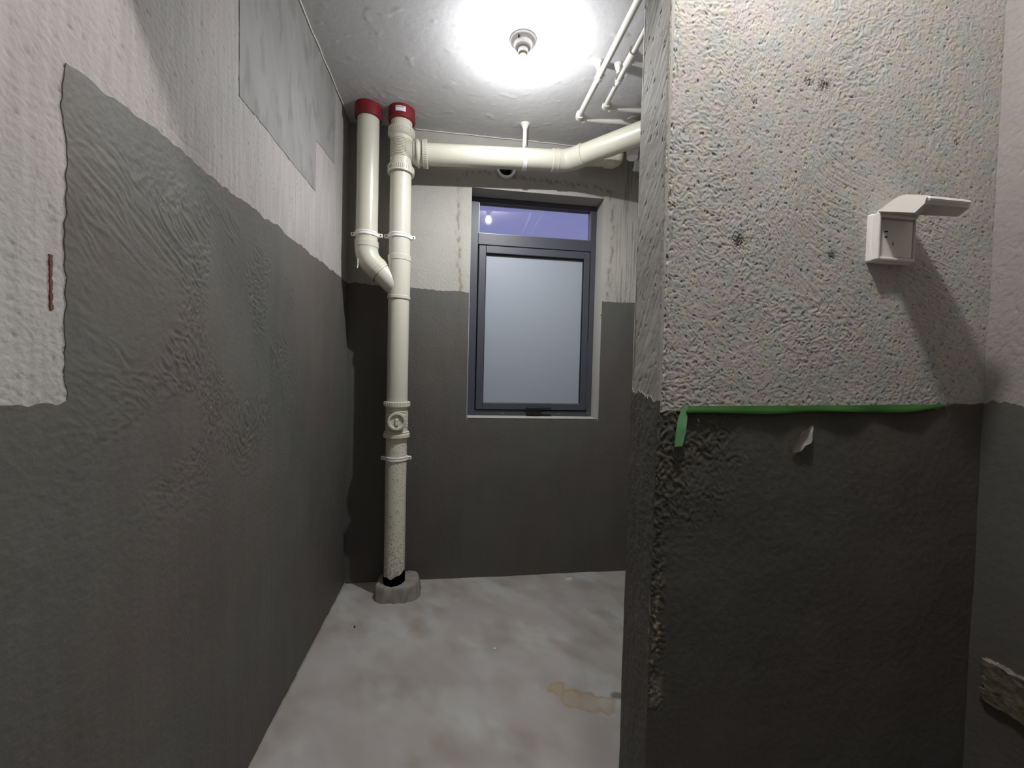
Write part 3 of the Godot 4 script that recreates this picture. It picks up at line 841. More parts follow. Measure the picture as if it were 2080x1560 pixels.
func drain_stack() -> void:
	var o := base("drain_stack", Vector3(PX, 0.075, PZ))
	tag(o, "tall cream drain pipe with ribbed tee and cleanout, standing on a cement plinth", "pipe")
	var A := Vector3(PX, 0, PZ)
	var up := Vector3.UP
	# lower pipe, spattered near the floor
	var P := PackedVector3Array(); var NN := PackedVector3Array(); var C := PackedColorArray(); var I := PackedInt32Array()
	var seg := 72; var rows := 300; var y0 := 0.075; var y1 := 0.875
	for j in rows + 1:
		var y := lerpf(y0, y1, float(j) / rows)
		for i in seg + 1:
			var a := TAU * i / seg
			var n := Vector3(cos(a), 0, sin(a))
			P.append(A + Vector3(0, y, 0) + n * PR); NN.append(n)
			var c := lin(220, 216, 196)
			var s := nz.get_noise_3d(n.x * 7.0, y * 90.0, n.z * 7.0)
			var t := n2.get_noise_3d(n.x * 2.0, y * 22.0, n.z * 2.0)
			c = c.lerp(lin(112, 108, 98), 0.9 * smoothstep(lerpf(0.25, 0.95, smoothstep(0.13, 0.50, y)), 1.0, s + 0.25))
			c = c.lerp(lin(168, 164, 154), (1.0 - smoothstep(0.17, 0.26, y + 0.08 * t)) * smoothstep(-0.2, 0.3, t + 0.3 * s))
			C.append(c)
	for j in rows:
		for i in seg:
			var k := j * (seg + 1) + i
			I.append_array(PackedInt32Array([k, k + 1, k + seg + 1, k + 1, k + seg + 2, k + seg + 1]))
	var arr := []
	arr.resize(Mesh.ARRAY_MAX)
	arr[Mesh.ARRAY_VERTEX] = P; arr[Mesh.ARRAY_NORMAL] = NN; arr[Mesh.ARRAY_COLOR] = C; arr[Mesh.ARRAY_INDEX] = I
	var me := ArrayMesh.new()
	me.add_surface_from_arrays(Mesh.PRIMITIVE_TRIANGLES, arr)
	var lm := M.pvc_old.duplicate() as StandardMaterial3D
	lm.albedo_color = Color.WHITE
	lm.vertex_color_use_as_albedo = true
	put(me, "lower_pipe", lm, o, "lower pipe spattered with cement")
	# black wrap at the foot with a wavy upper edge
	var st := SurfaceTool.new()
	st.begin(Mesh.PRIMITIVE_TRIANGLES)
	for i in 64:
		for e in [[0, 0], [0, 1], [1, 1], [0, 0], [1, 1], [1, 0]]:
			var a: float = TAU * (i + e[0]) / 64.0
			var n := Vector3(cos(a), 0, sin(a))
			var y := 0.07 if e[1] == 0 else 0.128 + 0.022 * sin(a * 2.0 + 0.4) * (0.6 + 0.4 * sin(a * 5.0))
			st.set_normal(n)
			st.add_vertex(A + Vector3(0, y, 0) + n * (PR + 0.002))
	put(st.commit(), "black_wrap", M.rubber, o, "black wrap around the foot")
	# cleanout fitting
	put(lathe(A, up, pr([0.868, PR, 0.868, 0.066, 0.872, 0.069, 0.888, 0.069, 0.892, 0.066, 0.892, 0.063, 0.899, 0.066, 0.903, 0.058, 0.91, 0.0575, 1.02, 0.0575, 1.03, 0.0575, 1.036, 0.064, 1.036, 0.06])), "cleanout_body", M.pvc_old, o)
	var ribs := SurfaceTool.new()
	ribs.begin(Mesh.PRIMITIVE_TRIANGLES)
	for k in 12:
		turned(ribs, A + Vector3(0, 0.925 + 0.0075 * k, 0), up, pr([0, 0.0575, 0.001, 0.0592, 0.003, 0.0592, 0.004, 0.0575]))
	put(ribs.commit(), "cleanout_ribs", M.pvc_old, o)
	put(grip_ring(A + Vector3(0, 1.036, 0), up, 0.069, 0.026, 30), "coupling_ring", M.pvc_old, o)
	var cd := Vector3(0.13, 0, 1).normalized()
	var cc := A + Vector3(0, 0.962, 0) + cd * 0.046
	var cap := put(lathe(cc, cd, pr([0, 0.04, 0.018, 0.042, 0.018, 0.045, 0.020, 0.047, 0.030, 0.047, 0.032, 0.045, 0.032, 0.036, 0.030, 0.034, 0.024, 0.032, 0.022, 0.0])), "cleanout_cap", M.pvc, o, "round screw cap")
	var B := Basis.looking_at(-cd, Vector3.UP)
	st = start()
	cbox(st, cc + cd * 0.027 + Vector3(0, -0.004, 0), Vector3(0.018, 0.036, 0.012), 0.003, B)
	var gripb := MeshInstance3D.new()
	gripb.name = "cap_grip"
	gripb.mesh = done(st)
	gripb.material_override = M.pvc_old
	cap.add_child(gripb)
	# middle pipe up to the Y
	put(lathe(A, up, pr([1.05, PR, 1.615, PR])), "middle_pipe", M.pvc, o)
	# Y junction with sockets
	put(lathe(A, up, pr([1.606, PR, 1.606, 0.0585, 1.609, 0.0600, 1.622, 0.0600, 1.624, 0.0578, 1.808, 0.0578, 1.811, 0.0598, 1.836, 0.0598, 1.838, 0.0575, 1.838, PR])), "y_junction", M.pvc, o)
	# upper pipe
	put(lathe(A, up, pr([1.83, PR, 2.27, PR])), "upper_pipe", M.pvc, o)
	put(grip_ring(A + Vector3(0, 2.265, 0), up, 0.069, 0.036), "coupling_ring", M.pvc, o)
	# ribbed tee
	st = SurfaceTool.new()
	st.begin(Mesh.PRIMITIVE_TRIANGLES)
	turned(st, A, up, pr([2.30, 0.066, 2.303, 0.0575, 2.340, 0.0575, 2.342, 0.0535, 2.432, 0.0535, 2.434, 0.0575, 2.452, 0.0585, 2.458, 0.066, 2.462, 0.069]))
	for k in 11:
		turned(st, A + Vector3(0, 2.346 + 0.0078 * k, 0), up, pr([0, 0.0535, 0.0008, 0.0578, 0.0042, 0.0578, 0.005, 0.0535]))
	put(st.commit(), "ribbed_tee", M.pvc, o, "ribbed tee fitting")
	put(grip_ring(A + Vector3(0, 2.495, 0), Vector3.DOWN, 0.069, 0.036), "coupling_ring", M.pvc, o)
	put(lathe(A, up, pr([2.49, PR, 2.55, PR])), "top_stub", M.pvc, o)
	var B0 := Vector3(PX, 2.380, PZ)
	var bd := Vector3(1, 0.04, 0).normalized()
	put(lathe(B0, bd, pr([0.03, 0.052, 0.062, 0.052, 0.068, 0.058, 0.082, 0.060, 0.082, 0.067, 0.085, 0.069, 0.093, 0.069, 0.095, 0.067, 0.095, 0.06, 0.112, 0.0585])), "tee_branch", M.pvc, o)
	put(grip_ring(B0 + bd * 0.112, bd, 0.070, 0.026), "coupling_ring", M.pvc, o)

func short_pipe() -> void:
	var x0 := -0.473
	var o := base("vent_pipe", Vector3(x0, 2.53, PZ))
	tag(o, "short cream pipe with an elbow slanting into the tall drain pipe", "pipe")
	put(lathe(Vector3(x0, 0, PZ), Vector3.UP, pr([1.89, PR, 2.545, PR])), "straight_pipe", M.pvc, o)
	# elbow
	var pts := bend([Vector3(x0, 1.905, PZ), Vector3(x0, 1.815, PZ), Vector3(-0.395, 1.742, PZ)], 0.05, 10)
	put(tube(pts, 0.0585, 40), "elbow", M.pvc, o)
	put(lathe(Vector3(x0, 0, PZ), Vector3.UP, pr([1.868, 0.058, 1.87, 0.0605, 1.898, 0.0605, 1.90, 0.058, 1.90, PR])), "elbow_socket", M.pvc, o)
	var d := Vector3(-0.304 + 0.473, -0.158, 0).normalized()
	var q := Vector3(-0.415, 1.761, PZ)
	put(lathe(q, d, pr([-0.012, 0.0575, -0.010, 0.0605, 0.0, 0.0605, 0.001, 0.0590, 0.006, 0.0590, 0.007, 0.0600, 0.016, 0.0600, 0.018, PR, 0.145, PR])), "slanting_branch", M.pvc, o)
	# run of glue down the elbow
	put(tube([Vector3(x0 - 0.034, 1.80, PZ + 0.045), Vector3(x0 - 0.034, 1.768, PZ + 0.042), Vector3(x0 - 0.036, 1.752, PZ + 0.044)], 0.0032, 8), "glue_drip", M.pvc_old, o)

func branch_pipe() -> void:
	var a := Vector3(PX + 0.13, 2.385, PZ)
	var b := Vector3(0.600, 2.424, PZ)
	var e := Vector3(1.145, 2.455, -1.717)
	var o := base("branch_drain_pipe", a)
	tag(o, "cream drain pipe running below the ceiling and bending out of sight", "pipe")
	var d1 := (b - a).normalized(); var d2 := (e - b).normalized()
	put(lathe(a - d1 * 0.02, d1, pr([0, PR, (b - a).length() - 0.03, PR])), "level_pipe", M.pvc, o)
	put(tube(bend([b - d1 * 0.05, b, b + d2 * 0.10], 0.045, 10), 0.0585, 40), "bend", M.pvc, o)
	put(lathe(b - d1 * 0.092, d1, pr([0, PR, 0, 0.058, 0.002, 0.060, 0.010, 0.060, 0.011, 0.0588, 0.030, 0.0588, 0.031, 0.0605, 0.036, 0.0605, 0.037, 0.0588, 0.05, 0.0585])), "bend_socket", M.pvc, o)
	put(lathe(b + d2 * 0.085, d2, pr([0, 0.0585, 0.002, 0.0600, 0.018, 0.0600, 0.020, 0.058, 0.020, PR, (e - b).length() - 0.085, PR])), "rising_pipe", M.pvc, o)

func fire_collars() -> void:
	var k := 0
	for c in [Vector3(-0.473, H, PZ), Vector3(PX, H, PZ)]:
		var o := base("fire_collar", c)
		tag(o, ["plain dark red ring around the short pipe at the ceiling", "dark red ring with a white sticker around the tall pipe"][k], "pipe collar", "red collars at the ceiling")
		put(lathe(c, Vector3.DOWN, pr([-0.003, 0.056, -0.003, 0.0675, 0.055, 0.0690, 0.062, 0.068, 0.066, 0.064, 0.066, 0.055])), "band", M.red, o)
		put(lathe(c, Vector3.DOWN, pr([0.050, 0.0688, 0.051, 0.0702, 0.057, 0.0700, 0.058, 0.068])), "rim", M.red_dark, o)
		if k == 1:
			var st := SurfaceTool.new(); st.begin(Mesh.PRIMITIVE_TRIANGLES)
			var st2 := SurfaceTool.new(); st2.begin(Mesh.PRIMITIVE_TRIANGLES)
			for i in 12:
				for e in [[0, 0], [0, 1], [1, 1], [0, 0], [1, 1], [1, 0]]:
					var a: float = PI / 2 - 0.34 + 0.75 * (i + e[0]) / 12.0
					var n := Vector3(cos(PI - a), 0, sin(a))
					st.set_normal(n)
					st.add_vertex(c + n * 0.0700 + Vector3(0, -0.017 - 0.026 * (1 - e[1]), 0))
			put(st.commit(), "sticker", M.paper, o, "small white sticker")
			for i in 7:
				var a: float = PI / 2 - 0.26 + 0.085 * i
				var n := Vector3(cos(PI - a), 0, sin(a))
				var s3 := start()
				cbox(s3, c + n * 0.0702 + Vector3(0, -0.0225, 0), Vector3(0.0028, 0.005 + 0.002 * (i % 2), 0.0004), 0.0, Basis.looking_at(-n, Vector3.UP))
				put(done(s3), "print_mark", M.ink, o)
		k += 1

func clamp_at(c: Vector3, label: String) -> void:
	var o := base("pipe_clamp", c)
	tag(o, label, "pipe clamp", "white clamps on the upright pipes")
	put(lathe(c, Vector3.UP, pr([-0.011, PR, -0.011, 0.0588, -0.009, 0.0598, -0.004, 0.0598, -0.003, 0.0585, 0.003, 0.0585, 0.004, 0.0598, 0.009, 0.0598, 0.011, 0.0588, 0.011, PR])), "band", M.white, o)
	for s in [-1.0, 1.0]:
		var st := start()
		cbox(st, c + Vector3(s * 0.068, 0, -0.002), Vector3(0.024, 0.020, 0.014), 0.003)
		var lug := put(done(st), "lug", M.white, o)
		var sc := MeshInstance3D.new()
		sc.name = "screw_hole"
		sc.mesh = lathe(c + Vector3(s * 0.071, 0, 0.0052), Vector3.BACK, pr([0, 0.0038, 0.0005, 0.0034, 0.0007, 0.0]), 12)
		sc.material_override = M.hole
		lug.add_child(sc)
	# foot that ties the band to the wall
	var w := start()
	bar(w, c + Vector3(-0.012, -0.008, -0.054), Vector3(c.x + 0.012, c.y + 0.008, -D + 0.001), 0.002)
	put(done(w), "wall_foot", M.white, o)

func hanger(c: Vector3, low: float, pipe_r: float, dir: Vector3, label: String, thick: float) -> void:
	# ceiling flange, rod and a band around the pipe whose axis runs along dir at height low
	var o := base("pipe_hanger", c)
	tag(o, label, "pipe hanger", "white hangers below the ceiling")
	put(lathe(c, Vector3.DOWN, pr([-0.002, 0, -0.002, thick * 2.3, 0.004, thick * 2.2, 0.008, thick * 1.6, 0.022, thick * 1.35, 0.024, thick])), "flange", M.white, o)
	put(tube([c - Vector3(0, 0.01, 0), Vector3(c.x, low + pipe_r + 0.004, c.z)], thick, 20), "rod", M.white, o)
	var a := Vector3(c.x, low, c.z) - dir * 0.011
	put(lathe(a, dir, pr([0, pipe_r - 0.001, 0, pipe_r + 0.003, 0.002, pipe_r + 0.004, 0.006, pipe_r + 0.004, 0.007, pipe_r + 0.003, 0.015, pipe_r + 0.003, 0.016, pipe_r + 0.004, 0.020, pipe_r + 0.004, 0.022, pipe_r + 0.003, 0.022, pipe_r - 0.001]), 40), "band", M.white, o)
	var side := dir.cross(Vector3.UP).normalized()
	put(lathe(Vector3(c.x, low + pipe_r * 0.75 + 0.004, c.z) + side * (pipe_r * 0.66 - 0.002), side, pr([0, 0.004, 0.012, 0.004, 0.012, 0.0065, 0.017, 0.0065, 0.017, 0.0]), 6), "bolt", M.metal, o, "small steel bolt")

func pipe_clamps() -> void:
	clamp_at(Vector3(-0.473, 1.938, PZ), "white clamp on the short slanting-ended pipe")
	clamp_at(Vector3(PX, 1.938, PZ), "white clamp high on the tall drain pipe above the junction")
	clamp_at(Vector3(PX, 0.756, PZ), "white clamp low on the tall drain pipe under the round cap")
	hanger(Vector3(0.355, H, PZ), 2.411, 0.055, Vector3(1, 0.05, 0).normalized(), "white hanger holding the thick level drain pipe", 0.0115)

func water_pipes() -> void:
	var y := 2.535; var r := 0.0135
	var specs := [
		[Vector3(0.610, y, -DF - 0.002), Vector3(0.596, y, -2.055), "slim pale water pipe with an elbow, nearer the bulb", -1.765, 0.5835],
		[Vector3(0.665, y, -DF - 0.002), Vector3(0.694, y, -1.948), "slim pale water pipe with an elbow, nearer the partition", -1.765, 0.678]]
	var k := 0
	for s in specs:
		var a: Vector3 = s[0]; var b: Vector3 = s[1]
		var o := base("water_pipe", b)
		tag(o, s[2], "pipe", "slim water pipes below the ceiling")
		put(tube([a, b], r, 24), "run_pipe", M.ppr, o)
		var e := Vector3(RW + 0.004, y, b.z + 0.02)
		put(tube([b, e], r, 24), "branch_run", M.ppr, o)
		put(tube(bend([b + (a - b).normalized() * 0.032, b, b + (e - b).normalized() * 0.032], 0.018, 8), 0.0185, 24), "elbow", M.ppr, o)
		put(lathe(b + (a - b).normalized() * 0.022, (a - b).normalized(), pr([0, 0.0185, 0.001, 0.0205, 0.011, 0.0205, 0.012, 0.0135]), 24), "socket_rim", M.ppr, o)
		put(lathe(b + (e - b).normalized() * 0.022, (e - b).normalized(), pr([0, 0.0185, 0.001, 0.0205, 0.011, 0.0205, 0.012, 0.0135]), 24), "socket_rim", M.ppr, o)
		if k == 1:
			var t := Vector3(lerpf(a.x, b.x, (1.63 - DF) / (1.948 - DF)), y, -1.63)
			put(lathe(t + Vector3(0, 0, 0.035), Vector3(0, 0, -1), pr([0, 0.0135, 0.001, 0.0205, 0.069, 0.0205, 0.07, 0.0135]), 24), "tee", M.ppr, o)
			put(lathe(t, Vector3.RIGHT, pr([0.012, 0.0195, 0.034, 0.0205, 0.035, 0.0135, RW + 0.004 - t.x, 0.0135]), 24), "tee_branch", M.ppr, o)
		var hz: float = s[3]
		var hx := lerpf(a.x, b.x, (hz - a.z) / (b.z - a.z))
		hanger(Vector3(hx, H, hz), y, r, (b - a).normalized(), ["small white hanger on the slim pipe nearer the bulb", "small white hanger on the slim pipe nearer the partition"][k], 0.010)
		k += 1

func small_waste() -> void:
	var o := base("waste_pipe", Vector3(0.70, 2.487, -2.34))
	tag(o, "thin cream waste pipe with an elbow against the back wall", "pipe")
	var y := 2.487; var z := -2.345
	put(tube([Vector3(0.69, y - 0.01, z), Vector3(0.905, y + 0.004, z)], 0.030, 28), "level_pipe", M.pvc_old, o)
	put(lathe(Vector3(0.845, y, z), Vector3.RIGHT, pr([0, 0.030, 0.001, 0.0355, 0.05, 0.0355, 0.06, 0.034]), 28), "socket_rim", M.pvc_old, o)
	put(tube(bend([Vector3(0.885, y + 0.002, z), Vector3(0.928, y + 0.004, z), Vector3(0.928, y + 0.05, z)], 0.035, 8), 0.034, 28), "elbow", M.pvc_old, o)
	put(tube([Vector3(0.928, y + 0.03, z), Vector3(0.928, H + 0.005, z)], 0.030, 28), "riser", M.pvc, o)
	var p := base("capped_outlet", Vector3(0.925, H, -2.13))
	tag(p, "white capped outlet hanging from the ceiling beside the partition", "pipe")
	var c := Vector3(0.922, H, -2.125)
	put(lathe(c, Vector3.DOWN, pr([-0.004, 0, -0.004, 0.04, 0.006, 0.04, 0.008, 0.032, 0.13, 0.032, 0.135, 0.036, 0.155, 0.036, 0.158, 0.032]), 28), "stub", M.pvc, p)
	put(lathe(c - Vector3(0, 0.158, 0), Vector3.DOWN, pr([0, 0.033, 0.002, 0.033, 0.038, 0.033, 0.046, 0.026, 0.046, 0]), 8), "end_cap", M.white, p, "faceted white cap")

func vent_sleeve() -> void:
	var c := Vector3(VX, VY, -D)
	var o := base("vent_sleeve", c)
	tag(o, "round white sleeve with a dark hole above the window", "vent")
	put(lathe(c, Vector3.BACK, pr([-0.235, 0.0, -0.235, 0.044, -0.01, 0.044])), "bore", M.hole, o, "dark bore")
	put(lathe(c, Vector3.BACK, pr([-0.02, 0.044, 0.010, 0.044, 0.013, 0.046, 0.013, 0.055, 0.010, 0.058, -0.004, 0.059])), "flange", M.white, o)

func plinth() -> void:
	var o := base("pipe_plinth", Vector3(PX, 0, PZ))
	tag(o, "low rounded cement plinth at the foot of the tall pipe", "plinth")
	# rounded block, wider at the foot
	var cx := -0.288; var cz := -2.290
	var P := PackedVector3Array(); var C := PackedColorArray(); var I := PackedInt32Array()
	var lv := [[-0.004, 1.06], [0.02, 1.02], [0.05, 0.98], [0.066, 0.955], [0.074, 0.92], [0.078, 0.86], [0.080, 0.5], [0.081, 0.0]]
	var seg := 72
	var st := SurfaceTool.new()
	st.begin(Mesh.PRIMITIVE_TRIANGLES)
	for l in lv:
		for i in seg + 1:
			var a := TAU * i / seg
			var ca := cos(a); var sa := sin(a)
			var ex := 3.2
			var rr := pow(pow(absf(ca), ex) + pow(absf(sa), ex), -1.0 / ex)
			var wob := 1.0 + 0.05 * nz.get_noise_2d(ca * 2.0, sa * 2.0 + l[0] * 8.0)
			P.append(Vector3(cx + 0.116 * ca * rr * l[1] * wob, l[0] + 0.003 * nz.get_noise_2d(ca * 3.0 + 9.0, sa * 3.0), cz + 0.103 * sa * rr * l[1] * wob))
			var g := 1.0 + 0.12 * n2.get_noise_2d(ca * 4.0 + l[0] * 30.0, sa * 4.0)
			var q := lin(132, 128, 120)
			C.append(Color(q.r * g, q.g * g, q.b * g))
	for j in lv.size() - 1:
		for i in seg:
			var k := j * (seg + 1) + i
			for id in [k, k + seg + 1, k + 1, k + 1, k + seg + 1, k + seg + 2]:
				st.set_color(C[id]); st.set_smooth_group(0); st.add_vertex(P[id])
	st.generate_normals()
	put(st.commit(), "cement_block", M.cement, o)

# ------------------------------------------------------------------ socket, tape, small things
func socket_box() -> void:
	var x0 := 0.838; var x1 := 0.940; var y0 := 1.479; var y1 := 1.577; var z := -DN
	var o := base("socket_box", Vector3((x0 + x1) / 2, y0, z))
	tag(o, "white splash-proof socket box with its lid raised on the plaster", "socket")
	put(span(Vector3(x0, y0, z - 0.004), Vector3(x1, y1, z + 0.010), 0.003), "back_plate", M.white, o)
	# rim
	var st := start()
	var t := 0.009; var zt := z + 0.022
	bar(st, Vector3(x0 + 0.002, y0 + 0.002, z + 0.008), Vector3(x0 + t, y1 - 0.002, zt), 0.002)
	bar(st, Vector3(x1 - 0.006, y0 + 0.002, z + 0.008), Vector3(x1 - 0.002, y1 - 0.002, zt - 0.006), 0.0015)
	bar(st, Vector3(x0 + t, y0 + 0.002, z + 0.008), Vector3(x1 - 0.006, y0 + t, zt - 0.002), 0.002)
	bar(st, Vector3(x0 + t, y1 - t, z + 0.008), Vector3(x1 - 0.006, y1 - 0.002, zt), 0.002)
	put(done(st), "rim", M.white, o)
	var fp := put(span(Vector3(x0 + 0.011, y0 + 0.011, z + 0.008), Vector3(x1 - 0.008, y1 - 0.011, z + 0.014), 0.0015), "face_plate", M.white, o)
	for q in [Vector2(0.030, 0.062), Vector2(0.030, 0.051)]:
		var m := MeshInstance3D.new()
		m.name = "pin_slot"
		m.mesh = boxm(Vector3(x0 + q.x, y0 + q.y, z + 0.0141), Vector3(0.007, 0.0025, 0.0008), 0.0)
		m.material_override = M.black
		fp.add_child(m, true)
	var m2 := MeshInstance3D.new()
	m2.name = "pin_slot"
	m2.mesh = boxm(Vector3(x0 + 0.047, y0 + 0.038, z + 0.0141), Vector3(0.002, 0.006, 0.0008), 0.0)
	m2.material_override = M.black
	fp.add_child(m2, true)
	put(tube([Vector3(x0 + 0.006, y1 + 0.001, z + 0.018), Vector3(x1 - 0.004, y1 + 0.001, z + 0.018)], 0.004, 14), "hinge", M.white, o)
	# the lid: a shallow hollow cover swung up and out from the hinge
	var lid := Node3D.new()
	lid.name = "lid"
	tag(lid, "raised arched lid")
	o.add_child(lid)
	lid.position = -o.position
	var hinge := Vector3(0, y1 + 0.001, z + 0.019)
	var tilt := deg_to_rad(23.0)
	var od := Vector3(0, -sin(tilt), cos(tilt)); var ud := Vector3(0, cos(tilt), sin(tilt))
	var prof := []   # outer profile (out, up)
	for k in 11:
		var a := float(k) / 10.0
		prof.append(Vector2(0.045 * a, 0.031 * sin(a * PI / 2)))
	prof.append(Vector2(0.066, 0.0305)); prof.append(Vector2(0.080, 0.0285)); prof.append(Vector2(0.083, 0.026)); prof.append(Vector2(0.084, 0.016))
	var at := func(x: float, p: Vector2) -> Vector3: return Vector3(x, 0, 0) + hinge + od * p.x + ud * p.y
	var sh := start()
	var lx0 := x0 + 0.002; var lx1 := x1 - 0.002
	for k in prof.size() - 1:
		var a: Vector2 = prof[k]; var b: Vector2 = prof[k + 1]
		var n := Vector2(-(b - a).y, (b - a).x).normalized() * 0.002
		quad(sh, at.call(lx0, a), at.call(lx0, b), at.call(lx1, b), at.call(lx1, a))
		quad(sh, at.call(lx0, a - n), at.call(lx1, a - n), at.call(lx1, b - n), at.call(lx0, b - n))
	var lastp: Vector2 = prof[-1]
	quad(sh, at.call(lx0, lastp), at.call(lx0, lastp - Vector2(0.002, 0)), at.call(lx1, lastp - Vector2(0.002, 0)), at.call(lx1, lastp))
	put_in(lid, done(sh), "lid_top", M.white)
	for sx in [[lx0, lx0 + 0.002], [lx1 - 0.002, lx1]]:
		var sd := start()
		var low := []
		for p in prof: low.append(Vector2(minf(p.x, 0.074), 0.0))
		for k in prof.size() - 1:
			for x in sx:
				quad(sd, at.call(x, prof[k]), at.call(x, prof[k + 1]), at.call(x, low[k + 1]), at.call(x, low[k]))
			quad(sd, at.call(sx[0], low[k]), at.call(sx[1], low[k]), at.call(sx[1], low[k + 1]), at.call(sx[0], low[k + 1]))
		quad(sd, at.call(sx[0], prof[-1]), at.call(sx[1], prof[-1]), at.call(sx[1], low[-1]), at.call(sx[0], low[-1]))
		put_in(lid, done(sd), "lid_side", M.white)
	# finger grip on the front edge
	var g := start()
	var gb := Basis(Vector3.RIGHT, ud, od)
	cbox(g, at.call((lx0 + lx1) / 2, Vector2(0.0825, 0.0235)), Vector3(lx1 - lx0 - 0.006, 0.010, 0.007), 0.003, gb)
	put_in(lid, done(g), "lid_grip", M.white)

func put_in(p: Node3D, mesh: Mesh, called: String, mat: Material) -> void:
	var m := MeshInstance3D.new()
	m.name = called
	m.mesh = mesh
	m.material_override = mat
	p.add_child(m, true)

func tape() -> void:
	var o := base("masking_tape", Vector3(0.45, 1.165, -DN))
	tag(o, "green masking tape along the top of the dark coat on the partition", "tape")
	var st := SurfaceTool.new()
	st.begin(Mesh.PRIMITIVE_TRIANGLES)
	st.set_smooth_group(0)
	var n := 120
	var row := func(x: float, k: int) -> Vector3:
		var top := 1.176 + 0.020 * (x - 0.447)
		var w := 0.0135 + 0.002 * sin(x * 23.0) - 0.006 * smoothstep(0.95, 1.05, x)
		var lift := 0.004 + 0.0035 * absf(sin(x * 17.0 + 1.0)) + 0.002 * sin(x * 41.0)
		return [Vector3(x, top, -DN + 0.0035), Vector3(x, top - w * 0.5, -DN + 0.0045 + lift * 0.35), Vector3(x, top - w, -DN + 0.004 + lift), Vector3(x, top - w - 0.0008, -DN + 0.0034 + lift), Vector3(x, top - w * 0.5, -DN + 0.0038 + lift * 0.3), Vector3(x, top, -DN + 0.0015)][k]
	for i in n:
		var xa := lerpf(0.447, 1.048, float(i) / n); var xb := lerpf(0.447, 1.048, float(i + 1) / n)
		for k in 5:
			quad(st, row.call(xa, k), row.call(xb, k), row.call(xb, k + 1), row.call(xa, k + 1))
	st.generate_normals()
	put(st.commit(), "strip", M.green, o)
	# loose end hanging down
	var s2 := SurfaceTool.new()
	s2.begin(Mesh.PRIMITIVE_TRIANGLES)
	s2.set_smooth_group(0)
	var left := [Vector3(0.438, 1.172, 0.007), Vector3(0.430, 1.150, 0.009), Vector3(0.427, 1.140, 0.012), Vector3(0.425, 1.122, 0.011), Vector3(0.424, 1.110, 0.013), Vector3(0.423, 1.098, 0.012)]
	var right := [Vector3(0.451, 1.177, 0.006), Vector3(0.450, 1.160, 0.008), Vector3(0.448, 1.145, 0.010), Vector3(0.445, 1.128, 0.013), Vector3(0.442, 1.112, 0.012), Vector3(0.438, 1.100, 0.014)]
	for sgn in [0.0, 0.0012]:
		for k in 5:
			var z := Vector3(0, 0, -DN - sgn)
			quad(s2, left[k] + z, right[k] + z, right[k + 1] + z, left[k + 1] + z)
	s2.generate_normals()
	put(s2.commit(), "loose_end", M.green_back, o, "loose paler end hanging down")

func chip(c: Vector3, s: Vector3, turn: float, sd: int, called: String, label: String, mat: Material) -> void:
	var r := RandomNumberGenerator.new()
	r.seed = sd
	var st := start()
	var B := Basis(Vector3.UP, turn)
	var up := []; var lo := []
	for k in 7:
		var a := TAU * k / 7.0
		var q := r.randf_range(0.7, 1.0)
		up.append(c + B * Vector3(cos(a) * s.x * q * 0.8, s.y * r.randf_range(0.7, 1.0), sin(a) * s.z * q * 0.8))
		lo.append(c + B * Vector3(cos(a) * s.x * q, -0.0005, sin(a) * s.z * q))
	var m := c + Vector3(0, s.y * 0.4, 0)
	for k in 7:
		var l := (k + 1) % 7
		face(st, [up[k], up[l], lo[l], lo[k]], m)
		face(st, [c + Vector3(0, s.y, 0), up[k], up[l]], m)
		face(st, [c, lo[k], lo[l]], m)
	var o := base(called, c)
	tag(o, label, "debris", "chips on the cement floor")
	put(done(st), "chip_body", mat, o)

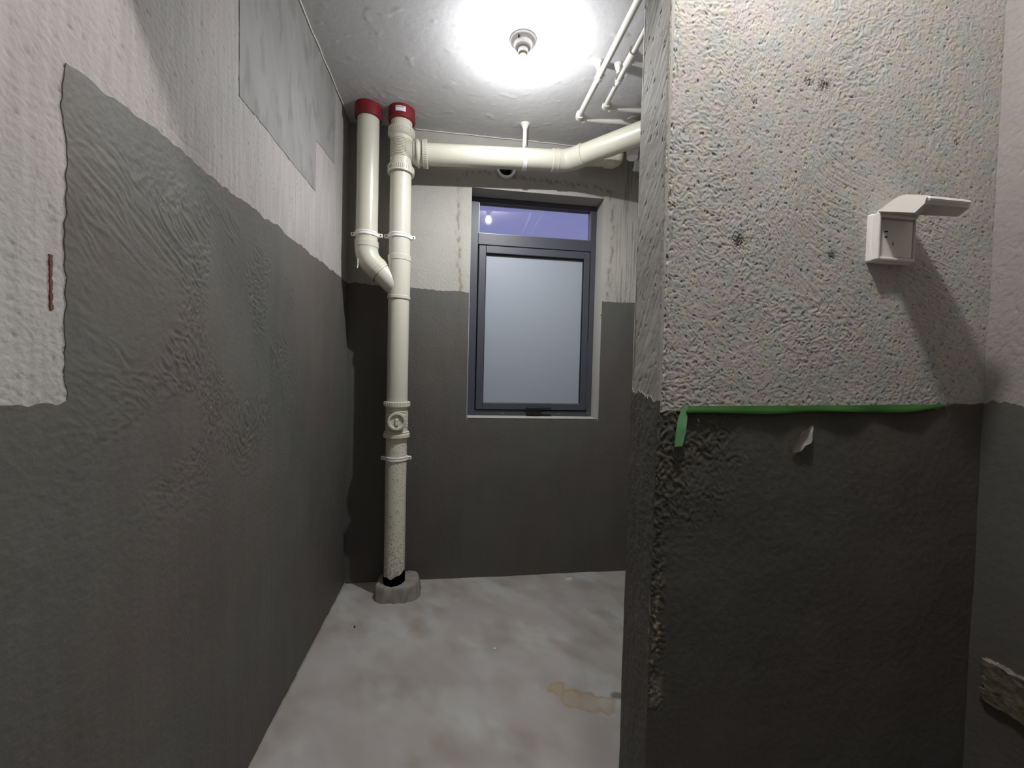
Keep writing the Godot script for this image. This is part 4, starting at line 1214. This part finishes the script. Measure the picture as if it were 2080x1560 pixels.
func small_things() -> void:
	chip(Vector3(0.201, h_floor(0.201, 1.766), -1.766), Vector3(0.008, 0.009, 0.007), 0.4, 3, "plaster_chip", "small white plaster chip in the middle of the floor", M.chip)
	chip(Vector3(-0.447, h_floor(-0.447, 1.993), -1.993), Vector3(0.006, 0.006, 0.005), 1.0, 5, "dark_crumb", "tiny dark crumb on the floor near the left wall", M.hole)
	chip(Vector3(-0.245, h_floor(-0.245, 1.978), -1.978), Vector3(0.005, 0.005, 0.004), 1.6, 8, "plaster_chip", "tiny white chip on the floor in front of the plinth", M.chip)
	chip(Vector3(0.70, h_floor(0.70, 2.33), -2.33), Vector3(0.030, 0.012, 0.010), 0.1, 9, "plaster_chip", "long pale chip on the floor at the foot of the back wall", M.chip)
	# curled flake of coat on the partition
	var c := Vector3(0.705, 1.113, -DN + 0.002)
	var o := base("peeled_flake", c)
	tag(o, "curled pale flake of coat peeling off the dark partition", "paint flake")
	var st := SurfaceTool.new()
	st.begin(Mesh.PRIMITIVE_TRIANGLES)
	st.set_smooth_group(0)
	var ax := Vector3(0.042, 0.057, 0).normalized(); var sx := Vector3(0.057, -0.042, 0).normalized()
	var f := func(s: float, t: float, back: float) -> Vector3:
		# s along -1..1, t across -1..1
		var w := 0.016 * pow(maxf(0.0, 1.0 - absf(s)), 0.55) * (1.0 + 0.2 * sin(s * 7.0))
		var lift := 0.003 + 0.008 * (1.0 - s * s) * absf(t) * (1.0 if t < 0.0 else 0.55) + 0.004 * (s + 1.0) * 0.3
		return c + ax * (s * 0.035) + sx * (t * w) + Vector3(0, 0, lift - back)
	for bk in [0.0, 0.001]:
		for i in 20:
			for j in 8:
				var s0 := -1.0 + 0.1 * i; var t0 := -1.0 + 0.25 * j
				quad(st, f.call(s0, t0, bk), f.call(s0 + 0.1, t0, bk), f.call(s0 + 0.1, t0 + 0.25, bk), f.call(s0, t0 + 0.25, bk))
	st.generate_normals()
	put(st.commit(), "curl", M.flake, o)
	# bare cement ledge low on the right wall
	var o2 := base("bare_ledge", Vector3(RW, 0.55, -0.5))
	tag(o2, "rough bare cement strip low on the right wall at the frame's edge", "ledge")
	var hl := func(u: float, v: float) -> float: return 0.016 + 0.0015 * n2.get_noise_2d(u * 30.0, v * 30.0) + 0.003 * smoothstep(0.635, 0.645, v)
	var cl := func(u: float, v: float, _h: float) -> Color:
		var k := smoothstep(-0.2, 0.4, n2.get_noise_2d(u * 30.0 + 5.0, v * 40.0))
		return lin(88, 84, 68).lerp(lin(140, 132, 126), maxf(smoothstep(0.634, 0.637, v) * (0.4 + 0.6 * k), 0.25 * k))
	put(relief(Vector3(RW, 0, 0), Vector3(0, 0, -1), Vector3.UP, Vector3.LEFT, fix(0.25), ragged(0.711, 0.006, 30.0, 2.0), ragged(0.558, 0.004, 25.0, 6.0), ragged(0.645, 0.004, 25.0, 14.0), 160, 40, hl, cl, 0.003), "cement_face", M.plaster, o2)
